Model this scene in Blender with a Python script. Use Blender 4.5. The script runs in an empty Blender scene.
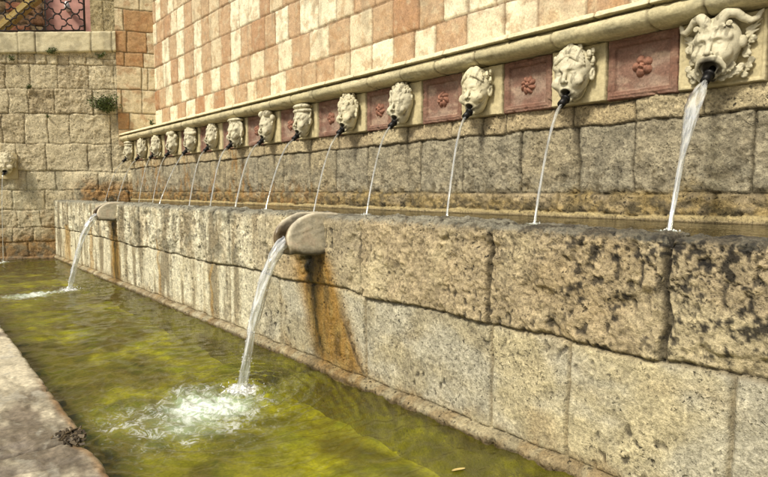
import bpy, math, random
import numpy as np
from mathutils import Vector
random.seed(7)
C = bpy.context.scene.collection
SC = bpy.context.scene

# ------------------------------------------------------------ noise (numpy)
def _hash(ix, iy, seed):
    h = (ix.astype(np.int64) * 374761393 + iy.astype(np.int64) * 668265263 + seed * 1442695041) & 0xFFFFFFFF
    h = ((h ^ (h >> 13)) * 1274126177) & 0xFFFFFFFF
    h = ((h ^ (h >> 16)) * 2246822519) & 0xFFFFFFFF
    return ((h ^ (h >> 15)) & 0xFFFFFF) / float(0xFFFFFF)

def vnoise(x, y, seed=0):
    x = np.asarray(x, float); y = np.asarray(y, float)
    x, y = np.broadcast_arrays(x, y)
    ix = np.floor(x); iy = np.floor(y)
    fx = x - ix; fy = y - iy
    ux = fx * fx * fx * (fx * (fx * 6 - 15) + 10); uy = fy * fy * fy * (fy * (fy * 6 - 15) + 10)
    def g(dx, dy):
        a = _hash(ix + dx, iy + dy, seed) * 2 * math.pi
        return np.cos(a) * (fx - dx) + np.sin(a) * (fy - dy)
    a = g(0, 0); b = g(1, 0); c = g(0, 1); d = g(1, 1)
    return ((a + (b - a) * ux) * (1 - uy) + (c + (d - c) * ux) * uy) * 1.5

def fbm(x, y, seed=0, octv=4, gain=.5):
    s = 0; a = 1.; f = 1.
    for o in range(octv):
        s = s + a * vnoise(x * f, y * f, seed + o * 17); a *= gain; f *= 2.03
    return s

def sstep(a, b, x):
    t = np.clip((x - a) / (b - a), 0, 1)
    return t * t * (3 - 2 * t)

def rnd(i, seed):
    return _hash(np.asarray(i), np.asarray(i) * 0 + 5, seed)

def mixc(a, b, f):
    f = np.asarray(f)[..., None]
    return a * (1 - f) + np.asarray(b) * f

# ------------------------------------------------------------ scene helpers
def setp(o, label=None, cat=None, group=None, kind=None):
    if label: o['label'] = label
    if cat: o['category'] = cat
    if group: o['group'] = group
    if kind: o['kind'] = kind
    return o

def thing(name, loc, label, cat, group=None):
    o = bpy.data.objects.new(name, None); C.objects.link(o)
    o.location = loc; o.empty_display_size = .1
    return setp(o, label, cat, group)

def raw_mesh(name, V, F4=None, F3=None, mat=None, parent=None, col=None, attrs=None, smooth=True):
    V = np.asarray(V, np.float32).reshape(-1, 3)
    if parent is not None: V = V - np.array(parent.location, np.float32)
    me = bpy.data.meshes.new(name)
    F4 = np.zeros((0, 4), np.int32) if F4 is None or len(F4) == 0 else np.asarray(F4, np.int32)
    F3 = np.zeros((0, 3), np.int32) if F3 is None or len(F3) == 0 else np.asarray(F3, np.int32)
    me.vertices.add(len(V)); me.vertices.foreach_set('co', V.ravel())
    nl = F4.size + F3.size
    me.loops.add(nl); me.loops.foreach_set('vertex_index', np.concatenate([F4.ravel(), F3.ravel()]))
    me.polygons.add(len(F4) + len(F3))
    st = np.concatenate([np.arange(len(F4)) * 4, F4.size + np.arange(len(F3)) * 3]).astype(np.int32)
    me.polygons.foreach_set('loop_start', st)
    me.polygons.foreach_set('use_smooth', np.full(len(st), smooth))
    me.update(calc_edges=True)
    if col is not None:
        a = me.color_attributes.new('Col', 'FLOAT_COLOR', 'POINT')
        c = np.ones((len(V), 4), np.float32); c[:, :3] = np.asarray(col).reshape(-1, 3)
        a.data.foreach_set('color', c.ravel())
    for k, v in (attrs or {}).items():
        a = me.attributes.new(k, 'FLOAT', 'POINT')
        a.data.foreach_set('value', np.asarray(v, np.float32).ravel())
    o = bpy.data.objects.new(name, me); C.objects.link(o)
    if mat: me.materials.append(mat)
    if parent is not None: o.parent = parent
    return o

def grid_faces(n, m, off=0, flip=False):
    i, j = np.meshgrid(np.arange(n - 1), np.arange(m - 1), indexing='ij')
    a = i * m + j + off; b = a + m; c = b + 1; d = a + 1
    F = np.stack([a, b, c, d], -1).reshape(-1, 4)
    return F[:, ::-1] if flip else F

BOXF = np.array([[0, 1, 3, 2], [4, 6, 7, 5], [0, 4, 5, 1], [2, 3, 7, 6], [0, 2, 6, 4], [1, 5, 7, 3]])
def box_v(x0, x1, y0, y1, z0, z1):
    return np.array([[x, y, z] for x in (x0, x1) for y in (y0, y1) for z in (z0, z1)], float)

class MB:
    def __init__(s): s.V = []; s.F4 = []; s.F3 = []; s.C = []; s.n = 0
    def add(s, V, F4=None, F3=None, col=(.4, .35, .25)):
        V = np.asarray(V, float).reshape(-1, 3)
        if F4 is not None: s.F4.append(np.asarray(F4) + s.n)
        if F3 is not None: s.F3.append(np.asarray(F3) + s.n)
        c = np.asarray(col, float)
        if c.ndim == 1: c = np.tile(c, (len(V), 1))
        s.V.append(V); s.C.append(c.reshape(-1, 3)); s.n += len(V)
    def box(s, *a, col=(.4, .35, .25)): s.add(box_v(*a), BOXF, col=col)
    def obox(s, c, ax, ay, az, col=(.4, .35, .25)):
        c, ax, ay, az = map(np.asarray, (c, ax, ay, az))
        V = [c + i * ax + j * ay + k * az for i in (-1, 1) for j in (-1, 1) for k in (-1, 1)]
        s.add(V, BOXF, col=col)
    def tube(s, pts, r, n=8, col=(.4, .35, .25), cap=True):
        pts = np.asarray(pts, float); r = np.broadcast_to(np.asarray(r, float), (len(pts),))
        T = np.gradient(pts, axis=0); T /= np.linalg.norm(T, axis=1)[:, None] + 1e-9
        up = np.array([0, 0, 1.]) if abs(T[:, 2]).mean() < .8 else np.array([1., 0, 0])
        A = np.cross(T, up); A /= np.linalg.norm(A, axis=1)[:, None] + 1e-9
        B = np.cross(T, A)
        th = np.arange(n) * 2 * math.pi / n
        V = pts[:, None] + r[:, None, None] * (A[:, None] * np.cos(th)[None, :, None] + B[:, None] * np.sin(th)[None, :, None])
        F = []
        for i in range(len(pts) - 1):
            for k in range(n):
                F.append([i * n + k, i * n + (k + 1) % n, (i + 1) * n + (k + 1) % n, (i + 1) * n + k])
        V = V.reshape(-1, 3); F3 = []
        if cap:
            V = np.vstack([V, pts[0], pts[-1]]); a = len(V) - 2; b = a + 1; L = (len(pts) - 1) * n
            for k in range(n):
                F3.append([a, (k + 1) % n, k]); F3.append([b, L + k, L + (k + 1) % n])
        s.add(V, F, F3 if F3 else None, col=col)
    def build(s, name, mat, parent=None, smooth=True, attrs=None):
        F4 = np.vstack(s.F4) if s.F4 else None; F3 = np.vstack(s.F3) if s.F3 else None
        return raw_mesh(name, np.vstack(s.V), F4, F3, mat, parent, np.vstack(s.C), attrs, smooth)

def surface_nets(f, o, h):
    """isosurface of f (negative inside) on a regular grid"""
    nx, ny, nz = f.shape
    ins = f < 0
    cs = (nx - 1, ny - 1, nz - 1)
    S = np.zeros(cs + (3,)); N = np.zeros(cs)
    for ax in range(3):
        sl0 = [slice(None)] * 3; sl1 = [slice(None)] * 3
        sl0[ax] = slice(0, -1); sl1[ax] = slice(1, None)
        a = f[tuple(sl0)]; b = f[tuple(sl1)]
        cr = (a < 0) != (b < 0)
        t = np.where(cr, a / np.where(a == b, 1, a - b), 0)
        o1, o2 = [k for k in range(3) if k != ax]
        for d1 in (0, 1):
            for d2 in (0, 1):
                sl = [slice(None)] * 3
                sl[o1] = slice(d1, f.shape[o1] - 1 + d1); sl[o2] = slice(d2, f.shape[o2] - 1 + d2)
                c = cr[tuple(sl)]; tt = t[tuple(sl)]
                N += c
                S[..., ax] += np.where(c, tt, 0); S[..., o1] += c * d1; S[..., o2] += c * d2
    idx = -np.ones(cs, np.int64); act = N > 0
    idx[act] = np.arange(act.sum())
    g = np.stack(np.nonzero(act), -1)
    V = np.array(o) + h * (g + S[act] / N[act][:, None])
    F = []
    for ax in range(3):
        o1, o2 = (ax + 1) % 3, (ax + 2) % 3
        sl0 = [slice(None)] * 3; sl1 = [slice(None)] * 3
        sl0[ax] = slice(0, -1); sl1[ax] = slice(1, None)
        for q in (o1, o2):
            sl0[q] = slice(1, f.shape[q] - 1); sl1[q] = slice(1, f.shape[q] - 1)
        A = ins[tuple(sl0)]; B = ins[tuple(sl1)]
        e = np.stack(np.nonzero(A != B), -1)
        if len(e) == 0: continue
        fl = A[tuple(e.T)]
        e = e.copy(); e[:, o1] += 1; e[:, o2] += 1
        def ci(d1, d2):
            k = e.copy(); k[:, o1] -= d1; k[:, o2] -= d2
            return idx[k[:, 0], k[:, 1], k[:, 2]]
        Q = np.stack([ci(1, 1), ci(0, 1), ci(0, 0), ci(1, 0)], -1)
        Q[~fl] = Q[~fl][:, ::-1]
        F.append(Q)
    return V, np.vstack(F)

# ------------------------------------------------------------ materials
def new_mat(name):
    m = bpy.data.materials.new(name); m.use_nodes = True
    nt = m.node_tree; nt.nodes.clear()
    out = nt.nodes.new('ShaderNodeOutputMaterial')
    return m, nt, out

def N(nt, t, **kw):
    n = nt.nodes.new(t)
    for k, v in kw.items():
        if k.startswith('i_'):
            n.inputs[k[2:].replace('_', ' ')].default_value = v
        else: setattr(n, k, v)
    return n

def math_n(nt, op, a, b=None, clamp=False):
    n = nt.nodes.new('ShaderNodeMath'); n.operation = op; n.use_clamp = clamp
    for i, x in enumerate((a, b)):
        if x is None: continue
        if isinstance(x, (int, float)): n.inputs[i].default_value = x
        else: nt.links.new(x, n.inputs[i])
    return n.outputs[0]

def maprange(nt, v, a, b, c, d):
    n = nt.nodes.new('ShaderNodeMapRange'); n.clamp = True
    nt.links.new(v, n.inputs[0])
    for i, x in enumerate((a, b, c, d)): n.inputs[i + 1].default_value = x
    return n.outputs[0]

def stone_mat(name, fine=60, var=.35, pit=.5, pit_scale=45, bump=.35, rough=.85, pit_col=.35, pores=0., pscale=30., grain=.0):
    m, nt, out = new_mat(name)
    L = nt.links
    geo = N(nt, 'ShaderNodeNewGeometry')
    at = N(nt, 'ShaderNodeAttribute', attribute_name='Col')
    wet = N(nt, 'ShaderNodeAttribute', attribute_name='wet')
    n1 = N(nt, 'ShaderNodeTexNoise', i_Scale=fine, i_Detail=6., i_Roughness=.65)
    n2 = N(nt, 'ShaderNodeTexNoise', i_Scale=fine * .16, i_Detail=5., i_Roughness=.6)
    n3 = N(nt, 'ShaderNodeTexNoise', i_Scale=pit_scale, i_Detail=3., i_Roughness=.55, i_Distortion=.4)
    for n in (n1, n2, n3): L.new(geo.outputs['Position'], n.inputs['Vector'])
    f1 = maprange(nt, n1.outputs[0], .3, .7, 1 - var, 1 + var * .8)
    f2 = maprange(nt, n2.outputs[0], .3, .7, 1 - var * .6, 1 + var * .5)
    n5 = N(nt, 'ShaderNodeTexNoise', i_Scale=3.5, i_Detail=3.)
    L.new(geo.outputs['Position'], n5.inputs['Vector'])
    pm = maprange(nt, n3.outputs[0], .60, .70, 0, 1)       # holes in the stone, full of dirt
    pm = math_n(nt, 'MULTIPLY', pm, maprange(nt, n5.outputs[0], .42, .62, .08, 1.))
    f = math_n(nt, 'MULTIPLY', f1, f2)
    if grain:
        n7 = N(nt, 'ShaderNodeTexNoise', i_Scale=190., i_Detail=3., i_Roughness=.7); L.new(geo.outputs['Position'], n7.inputs['Vector'])
        f = math_n(nt, 'MULTIPLY', f, maprange(nt, n7.outputs[0], .3, .7, 1 - grain, 1 + grain))
    po = None
    if pores:
        wv_ = N(nt, 'ShaderNodeVectorMath', operation='MULTIPLY_ADD'); wv_.inputs[1].default_value = (.05, .05, .05)
        L.new(n1.outputs['Color'], wv_.inputs[0]); L.new(geo.outputs['Position'], wv_.inputs[2])
        for k, (sc_, th_, gate) in enumerate(((pscale, .24, .72), (pscale * 2.1, .26, .66))):
            vo = N(nt, 'ShaderNodeTexVoronoi', i_Scale=sc_, i_Randomness=1.); L.new(wv_.outputs[0], vo.inputs['Vector'])
            sep = N(nt, 'ShaderNodeSeparateColor'); L.new(vo.outputs['Color'], sep.inputs[0])
            a_ = math_n(nt, 'MULTIPLY', maprange(nt, vo.outputs['Distance'], th_ * .55, th_, 1, 0), maprange(nt, sep.outputs[0], gate, gate + .04, 0, 1))
            po = a_ if po is None else math_n(nt, 'MAXIMUM', po, a_)
        po = math_n(nt, 'MULTIPLY', po, maprange(nt, n5.outputs[0], .36, .56, .15, 1.))
        f = math_n(nt, 'MULTIPLY', f, maprange(nt, po, 0, 1, 1, 1 - pores))
    pf = maprange(nt, math_n(nt, 'MULTIPLY', pm, pit), 0, 1, 1, pit_col)
    f = math_n(nt, 'MULTIPLY', f, pf)
    wv = maprange(nt, wet.outputs['Fac'], 0, 1, 1, .62)
    f = math_n(nt, 'MULTIPLY', f, wv)
    vm = N(nt, 'ShaderNodeVectorMath', operation='SCALE')
    wm = N(nt, 'ShaderNodeVectorMath', operation='MULTIPLY'); wm.inputs[1].default_value = (1.0, .99, .90)
    L.new(at.outputs['Color'], wm.inputs[0]); L.new(wm.outputs[0], vm.inputs[0]); L.new(f, vm.inputs['Scale'])
    b = N(nt, 'ShaderNodeBsdfPrincipled')
    L.new(vm.outputs[0], b.inputs['Base Color'])
    L.new(maprange(nt, wet.outputs['Fac'], 0, 1, rough, .22), b.inputs['Roughness'])
    b.inputs['Specular IOR Level'].default_value = .35
    hgt = math_n(nt, 'SUBTRACT', math_n(nt, 'ADD', n1.outputs[0], math_n(nt, 'MULTIPLY', n2.outputs[0], 1.5)), math_n(nt, 'MULTIPLY', pm, pit * 1.2))
    if po is not None: hgt = math_n(nt, 'SUBTRACT', hgt, math_n(nt, 'MULTIPLY', po, 1.6))
    bp = N(nt, 'ShaderNodeBump', i_Strength=bump, i_Distance=.012)
    L.new(hgt, bp.inputs['Height']); L.new(bp.outputs[0], b.inputs['Normal'])
    L.new(b.outputs[0], out.inputs[0])
    return m

def plain(name, col, rough=.6, metal=0., var=.2, scale=30, bump=.1, spec=.5):
    m, nt, out = new_mat(name); L = nt.links
    geo = N(nt, 'ShaderNodeNewGeometry')
    n1 = N(nt, 'ShaderNodeTexNoise', i_Scale=scale, i_Detail=5.)
    L.new(geo.outputs['Position'], n1.inputs['Vector'])
    vm = N(nt, 'ShaderNodeVectorMath', operation='SCALE'); vm.inputs[0].default_value = col
    L.new(maprange(nt, n1.outputs[0], .3, .7, 1 - var, 1 + var), vm.inputs['Scale'])
    b = N(nt, 'ShaderNodeBsdfPrincipled', i_Roughness=rough, i_Metallic=metal)
    b.inputs['Specular IOR Level'].default_value = spec
    L.new(vm.outputs[0], b.inputs['Base Color'])
    bp = N(nt, 'ShaderNodeBump', i_Strength=bump, i_Distance=.01)
    L.new(n1.outputs[0], bp.inputs['Height']); L.new(bp.outputs[0], b.inputs['Normal'])
    L.new(b.outputs[0], out.inputs[0])
    return m

M_ROUGH = stone_mat('travertine_rough', fine=66, var=.42, pit=.65, pit_scale=40, bump=.95, pit_col=.3, pores=.88, pscale=26., grain=.28)
M_BRICK = stone_mat('dressed_stone', fine=60, var=.30, pit=.5, pit_scale=50, bump=.3, pit_col=.5)
M_CORN = stone_mat('cornice_stone', fine=60, var=.2, pit=.3, pit_scale=40, bump=.3, pit_col=.5)
M_MARBLE = stone_mat('carved_stone', fine=90, var=.14, pit=.35, pit_scale=60, bump=.18, rough=.7, pit_col=.55)
M_RED = stone_mat('red_stone', fine=80, var=.3, pit=.4, pit_scale=70, bump=.3, pit_col=.6)
M_LEDGE = stone_mat('ledge_stone', fine=40, var=.4, pit=.4, pit_scale=25, bump=.35, rough=.6, pit_col=.5)
M_PIPE = plain('black_iron_pipe', (.015, .014, .012), .45, .6)
M_IRON = plain('dark_wrought_iron', (.03, .022, .018), .6, .5)
M_LEAF = plain('weed_leaf', (.075, .105, .02), .6, 0, .5, 40)
M_STEM = plain('weed_stem', (.09, .07, .03), .8)
M_PINK = plain('pink_plaster', (.62, .33, .26), .9, 0, .18, 6)
M_DRY = plain('dry_leaf', (.55, .42, .15), .6)
M_WHITEP = plain('white_plastic', (.75, .74, .7), .4)

# ------------------------------------------------------------ block masonry
def block_field(Y, Z, courses, seed, warp=.012, wscale=3.):
    """courses: list of (z0, z1, sorted joint positions). returns id, edge distances, random picks"""
    Yw = Y + warp * fbm(Y * wscale, Z * wscale, seed, 3) + warp * .25 * vnoise(Y * 35, Z * 35, seed + 2)
    Zw = Z + warp * fbm(Y * wscale, Z * wscale, seed + 40, 3) + warp * .25 * vnoise(Y * 35, Z * 35, seed + 3)
    ID = np.zeros(Y.shape, np.int64); D = np.full(Y.shape, 9.); DV = np.full(Y.shape, 9.)
    for ci, (z0, z1, js) in enumerate(courses):
        z0 = z0(Y) if callable(z0) else z0; z1 = z1(Y) if callable(z1) else z1
        m = (Zw >= z0) & (Zw < z1)
        js = np.asarray(js)
        k = np.searchsorted(js, Yw)
        lo = js[np.clip(k - 1, 0, len(js) - 1)]; hi = js[np.clip(k, 0, len(js) - 1)]
        dv = np.minimum(np.abs(Yw - lo), np.abs(hi - Yw)); dh = np.minimum(Zw - z0, z1 - Zw)
        # rounded corners
        r = .02
        q = np.where((dv < r) & (dh < r), r - np.hypot(r - dv, r - dh), np.minimum(dv, dh))
        ID = np.where(m, ci * 1000 + k, ID); D = np.where(m, q, D); DV = np.where(m, dv, DV)
    return ID, D, DV

def joints(y0, y1, mean, jit, seed, fixed=()):
    r = random.Random(seed); out = [f for f in fixed]
    y = max(out) if out else y0
    while y < y1:
        y += mean * (1 + jit * (r.random() * 2 - 1)); out.append(y)
    lo = min(out)
    while lo > y0:
        lo -= mean * (1 + jit * (r.random() * 2 - 1)); out.append(lo)
    return sorted(out)

def geo_axis(y0, y1, dmin, k):
    ys = [y0]
    while ys[-1] < y1: ys.append(ys[-1] + max(dmin, k * max(ys[-1], 0)))
    ys[-1] = y1
    return np.array(ys)

def wall_sheet(name, prof, ys, fun, mp, mat, parent, core=None):
    """prof rows: d (towards the viewer), z, nd, nz, s; fun(Y,S,D,Z)->h,col,wet ; mp(d,y,z)->xyz"""
    prof = np.asarray(prof)
    S, Y = np.meshgrid(prof[:, 4], ys, indexing='ij')
    D = np.repeat(prof[:, 0:1], len(ys), 1); Z = np.repeat(prof[:, 1:2], len(ys), 1)
    ND = np.repeat(prof[:, 2:3], len(ys), 1); NZ = np.repeat(prof[:, 3:4], len(ys), 1)
    h, col, wet = fun(Y, S, D, Z)
    P = mp(D + ND * h, Y, Z + NZ * h)
    n, m = Y.shape
    F = grid_faces(n, m)
    # orientation: towards viewer
    a, b, c = P.reshape(-1, 3)[F[len(F) // 2][:3]]
    nrm = np.cross(b - a, c - a); i, j = divmod(F[len(F) // 2][0], m)
    ref = mp(D[i:i+1, j:j+1] + ND[i, j], Y[i:i+1, j:j+1], Z[i:i+1, j:j+1] + NZ[i, j]).reshape(3) - a
    if np.dot(nrm, ref) < 0: F = F[:, ::-1]
    V = P.reshape(-1, 3); cc = col.reshape(-1, 3); ww = wet.ravel()
    if core is not None:
        V = np.vstack([V, core]); F = np.vstack([F, BOXF + n * m])
        cc = np.vstack([cc, np.tile([.3, .26, .19], (8, 1))]); ww = np.append(ww, np.zeros(8))
    return raw_mesh(name, V, F, None, mat, parent, cc, {'wet': ww})

def profile(pts, step):
    """resample polyline (d,z) to rows with outward normals"""
    pts = np.asarray(pts, float)
    seg = np.linalg.norm(np.diff(pts, axis=0), axis=1); L = np.concatenate([[0], np.cumsum(seg)])
    s = np.linspace(0, L[-1], max(2, int(L[-1] / step)))
    d = np.interp(s, L, pts[:, 0]); z = np.interp(s, L, pts[:, 1])
    k = 3
    dd = np.gradient(d); dz = np.gradient(z)
    ker = np.ones(5) / 5
    pad = lambda a: np.concatenate([np.full(2, a[0]), a, np.full(2, a[-1])])
    dd = np.convolve(pad(dd), ker, 'valid'); dz = np.convolve(pad(dz), ker, 'valid')
    l = np.hypot(dd, dz) + 1e-9
    # travelling upwards (dz>0) on the viewer side: normal = +d
    return np.stack([d, z, dz / l, -dd / l, s], -1)

TAN = np.array([.375, .305, .195]); GREY = np.array([.33, .295, .215]); CREAM = np.array([.56, .49, .32])
DARKT = np.array([.22, .175, .10]); ORANGE = np.array([.44, .25, .055]); BLACK = np.array([.014, .012, .010])

def stone_common(Y, Z, ID, D, seed, rough_amp=.008, proud=.010, groove=.018, gw=.007):
    r1 = rnd(ID, seed); r2 = rnd(ID, seed + 1); r3 = rnd(ID, seed + 2)
    lump = fbm(Y * 7 + r1 * 30, Z * 7, seed + 3, 5, .6)
    fine = fbm(Y * 38, Z * 38, seed + 4, 3, .6)
    pits = sstep(.30, .62, vnoise(Y * 42, Z * 30, seed + 5)) * sstep(-.2, .5, vnoise(Y * 4, Z * 4, seed + 6))
    h = proud * (r2 * 2 - 1) - groove * np.exp(-(D / gw) ** 2) * .8 - .5 * proud * np.exp(-D / .018)
    h = h + rough_amp * (lump + .35 * fine) * (.5 + r3) - .008 * pits * (.4 + r1)
    return h, r1, r2, r3, lump, fine, pits

# ---------------- front basin wall
YS_F = geo_axis(-2.0, 13.35, .0068, .0024)
XF = 2.35
LIPS = (3.685, 8.86)
def streak(Y, Z, yc, w0, w1, ztop, seed):
    """vertical run of algae that widens downwards"""
    t = np.clip((ztop - Z) / ztop, 0, 1)
    w = w0 + (w1 - w0) * t
    dy = (Y - yc + .06 * vnoise(Z * 5, Z * 0 + yc, seed)) / w
    return np.exp(-np.abs(dy) ** 3) * sstep(ztop + .02, ztop - .05, Z)

def front_fun(Y, S, D_, Z):
    zz = np.where(D_ > -.03, Z, 1.13 + (-.03 - D_))       # unrolled height
    zm = lambda y: .612 + .018 * vnoise(y * 1.3, y * 0, 5) - .012 * sstep(4.9, 6, y)
    up = joints(-2.3, 13.6, .72, .3, 3, (1.13, 2.05, 3.15, 3.80, 4.45, 5.15, 5.83, 6.5, 6.98, 7.8, 8.5, 9.1, 9.7, 10.4, 11.3, 12.1))
    lo = joints(-2.3, 13.6, .75, .3, 4, (.87, 1.57, 2.04, 3.12, 3.75, 4.25, 4.73, 5.2, 5.45, 5.88, 6.3, 6.75, 7.1, 7.9, 8.6, 9.3, 9.95, 11.1, 12.0))
    ID, D, DV = block_field(Y, zz, [(-1., .055, joints(-2.3, 13.6, .9, .3, 8)), (.055, zm, lo), (zm, 1.8, up)], 11, .013, 2.6)
    top = ID >= 2000; mid = (ID >= 1000) & ~top; foot = ID < 1000
    h, r1, r2, r3, lump, fine, pits = stone_common(Y, zz, ID, D, 21, .011, .010, .024, .009)
    lowr = fbm(Y * 2.2, zz * 2.2, 71, 4)
    h = np.where(mid, h * .42 - .016, h)
    h = h - mid * .010 * np.exp(-(D / .008) ** 2)
    h = np.where(foot, h + .035 - .02 * sstep(.02, .055, zz), h)
    # big worn hollows on upper blocks, broken lower edges
    h = h - np.where(top, .02 * sstep(.25, .8, fbm(Y * 4.5, zz * 5.5, 88, 4)), 0)
    # cracks of the right-hand upper blocks
    cr = 1 - sstep(0, .055, np.abs(fbm(Y * 5, zz * 3.6, 131, 4, .55)))
    crm = cr * top * sstep(3.0, 1.5, Y) * sstep(-.3, .3, vnoise(Y * 2.3, zz * 2.3, 31))
    big = np.exp(-((Y - 1.13 + .03 * vnoise(zz * 7, zz * 0, 3)) / .012) ** 2) * top
    h = h - .016 * crm - .03 * big
    # ----- colour
    col = np.where(top[..., None], TAN * 1.10, CREAM * .90)
    col = mixc(col, GREY * .95, (top | mid) * sstep(.2, .9, r1) * .7)
    col = mixc(col, CREAM, sstep(.0, .8, lowr) * .55)
    col = mixc(col, np.array([.40, .31, .18]), sstep(.1, .8, fbm(Y * 1.6, zz * 2.6, 77, 3)) * .6)
    # the far half is paler, limewashed, with vertical runs
    far = sstep(3.9, 5.2, Y)
    vr = fbm(Y * 5.5, zz * .8, 91, 4)
    col = mixc(col, np.array([.70, .66, .51]), far * (.35 + .65 * sstep(-.3, .4, vr)) * .95)
    col = mixc(col, DARKT * .8, far * sstep(.08, .5, -vr) * .7)
    col = mixc(col, np.array([.20, .19, .14]), far * top * sstep(.0, .5, fbm(Y * 4, zz * 5, 193, 5, .65)) * .6)
    # the near smooth lower blocks with grey wash
    gw_ = mid * (1 - far) * sstep(-.45, .35, fbm(Y * 2.0, zz * 3.0, 95, 4))
    col = mixc(col, np.array([.49, .465, .38]), gw_ * .75)
    col = col * (1 + .22 * fine[..., None]) * (1 + .12 * lump[..., None])
    # joints: mortar pale on the lower, dark on the upper
    jm = np.exp(-(D / .011) ** 2)
    col = mixc(col, np.where(top[..., None], DARKT * .35, DARKT * .9), jm * np.where(top, .92, .7))
    col = mixc(col, DARKT * .55, np.where(top, pits, pits * .25) * .8)
    holes = sstep(.33, .5, vnoise(Y * 28, zz * 17, 301)) * sstep(-.1, .4, vnoise(Y * 2.5, zz * 2.5, 302) - .25 * mid * sstep(3.6, 3., Y))
    h = h - .010 * holes; col = mixc(col, BLACK * 1.6, holes * .8)
    # black lichen near the rim at the right
    lich = sstep(-.05, .3, fbm(Y * 8, zz * 8, 111, 5, .7) - .45 * sstep(1.12, .72, zz) + .25 * sstep(1.3, .9, Y)) * sstep(2.6, 1.3, Y) * sstep(.60, .78, zz + .10 * lowr) * sstep(-.35, .1, fbm(Y * 26, zz * 26, 113, 3))
    net = np.maximum(1 - sstep(0, .05, np.abs(fbm(Y * 10, zz * 8, 171, 4, .6))), 1 - sstep(0, .045, np.abs(fbm(Y * 19, zz * 14, 172, 4, .6)))) * top * sstep(2.7, 1.5, Y) * sstep(.62, 1.0, zz + .22 * lowr) * sstep(-.35, .15, fbm(Y * 4, zz * 4, 173, 3))
    h = h - .007 * net
    lich = np.maximum(lich, net * .9)
    lich = np.maximum(lich, .75 * crm * sstep(.7, .95, zz + .2 * lowr)); lich = np.maximum(lich, big * .9)
    col = mixc(col, BLACK, np.clip(lich, 0, 1) * .93)
    # rim: grey lime and lichen on top
    rim = sstep(1.085, 1.125, zz + .02 * fine)
    rc = mixc(np.broadcast_to(np.array([.25, .245, .20]), col.shape), BLACK * 1.5, np.clip(sstep(-.05, .4, fbm(Y * 9, zz * 9, 117, 4)) * .8 + .75 * sstep(2.6, 1.2, Y), 0, 1) * .9)
    col = mixc(col, rc, rim * .85)
    # algae and iron runs under the two spout lips and some seepage
    wet = np.zeros_like(Y)
    for (yc, a, b, zt, s) in ((3.56, .13, .30, .90, 5), (8.95, .16, .22, .9, 6), (7.15, .03, .05, .75, 7), (10.3, .06, .12, .9, 8), (5.62, .02, .03, .6, 9), (12.0, .2, .3, .7, 10)):
        if s == 5:
            yc = 3.40 + .46 * zz - .10 * np.exp(-zz / .10)
            k = np.exp(-np.abs((Y - yc + .03 * vnoise(zz * 6, zz * 0, 5)) / (.31 - .09 * zz)) ** 4) * sstep(zt + .02, zt - .05, zz)
        else: k = streak(Y, zz, yc, a, b, zt, s)
        nz_ = fbm(Y * 14, zz * 4, 200 + s, 4)
        oc = mixc(np.broadcast_to(ORANGE, col.shape), np.array([.46, .30, .09]), sstep(-.2, .6, nz_))
        kk = np.clip(k * 1.3, 0, 1) * sstep(-.9, -.1, nz_ + k)
        col = mixc(col, oc * .95, kk * (.95 if s in (5, 6) else .55))
        col = mixc(col, np.array([.13, .08, .025]), kk * (.65 if s in (5, 6) else .3) * sstep(.1, .6, fbm(Y * 9, zz * 3, 220 + s, 4)))
        if s in (5, 6):
            dk = np.exp(-np.abs((Y - (3.60 + .24 * zz if s == 5 else yc) - .02 + .03 * vnoise(zz * 9, zz * 0, 77)) / (.05 + .10 * sstep(.62, .85, zz))) ** 2.2) * sstep(zt, zt - .05, zz) * sstep(.0, .5, zz + .35 * nz_)
            col = mixc(col, np.array([.03, .03, .012]), dk * .93)
            # dark rim of the stain on its right lower edge
            eg = np.exp(-((Y - (yc - (.27 - .09 * zz if s == 5 else b))) / .022) ** 2) * sstep(.6, .3, zz)
            col = mixc(col, np.array([.06, .04, .02]), eg * .7)
            wet = np.maximum(wet, k * .8)
    # waterline
    wl = sstep(.16, .02, zz + .05 * fbm(Y * 6, zz * 6, 140, 3))
    wc = mixc(np.broadcast_to(np.array([.26, .185, .09]), col.shape), np.array([.40, .345, .22]), sstep(-.2, .5, fbm(Y * 9, zz * 9, 141, 4)))
    col = mixc(col, wc, wl * .75)
    ftt = foot & (zz < .04)
    col = mixc(col, np.array([.12, .08, .035]), sstep(.03, .0, zz) * .85)
    sub = mixc(np.broadcast_to(np.array([.46, .42, .035]), col.shape), np.array([.17, .13, .03]), sstep(-.4, .5, fbm(Y * 1.6, zz * 1.6, 145, 4) + .1 * (Y - 4)))
    col = mixc(col, sub, sstep(.0, -.06, zz))
    wet = np.maximum(wet, sstep(.07, .0, zz) * .8)
    return h, np.clip(col, .008, .85), wet

front_prof = profile([(0, -.5), (0, 1.085), (-.008, 1.112), (-.035, 1.127), (-.24, 1.134), (-.262, 1.125), (-.268, 1.1), (-.268, .8)], .0072)
bw = thing('basin_wall', (XF, 3, 0), 'long front wall of weathered travertine blocks with orange algae stains, holding up the trough', 'wall')
def mpF(d, y, z): return np.stack([XF - d, y, z], -1)
wall_sheet('masonry', front_prof, YS_F, front_fun, mpF, M_ROUGH, bw, box_v(XF + .06, XF + .24, -1.9, 13.2, -.5, 1.07))

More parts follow.
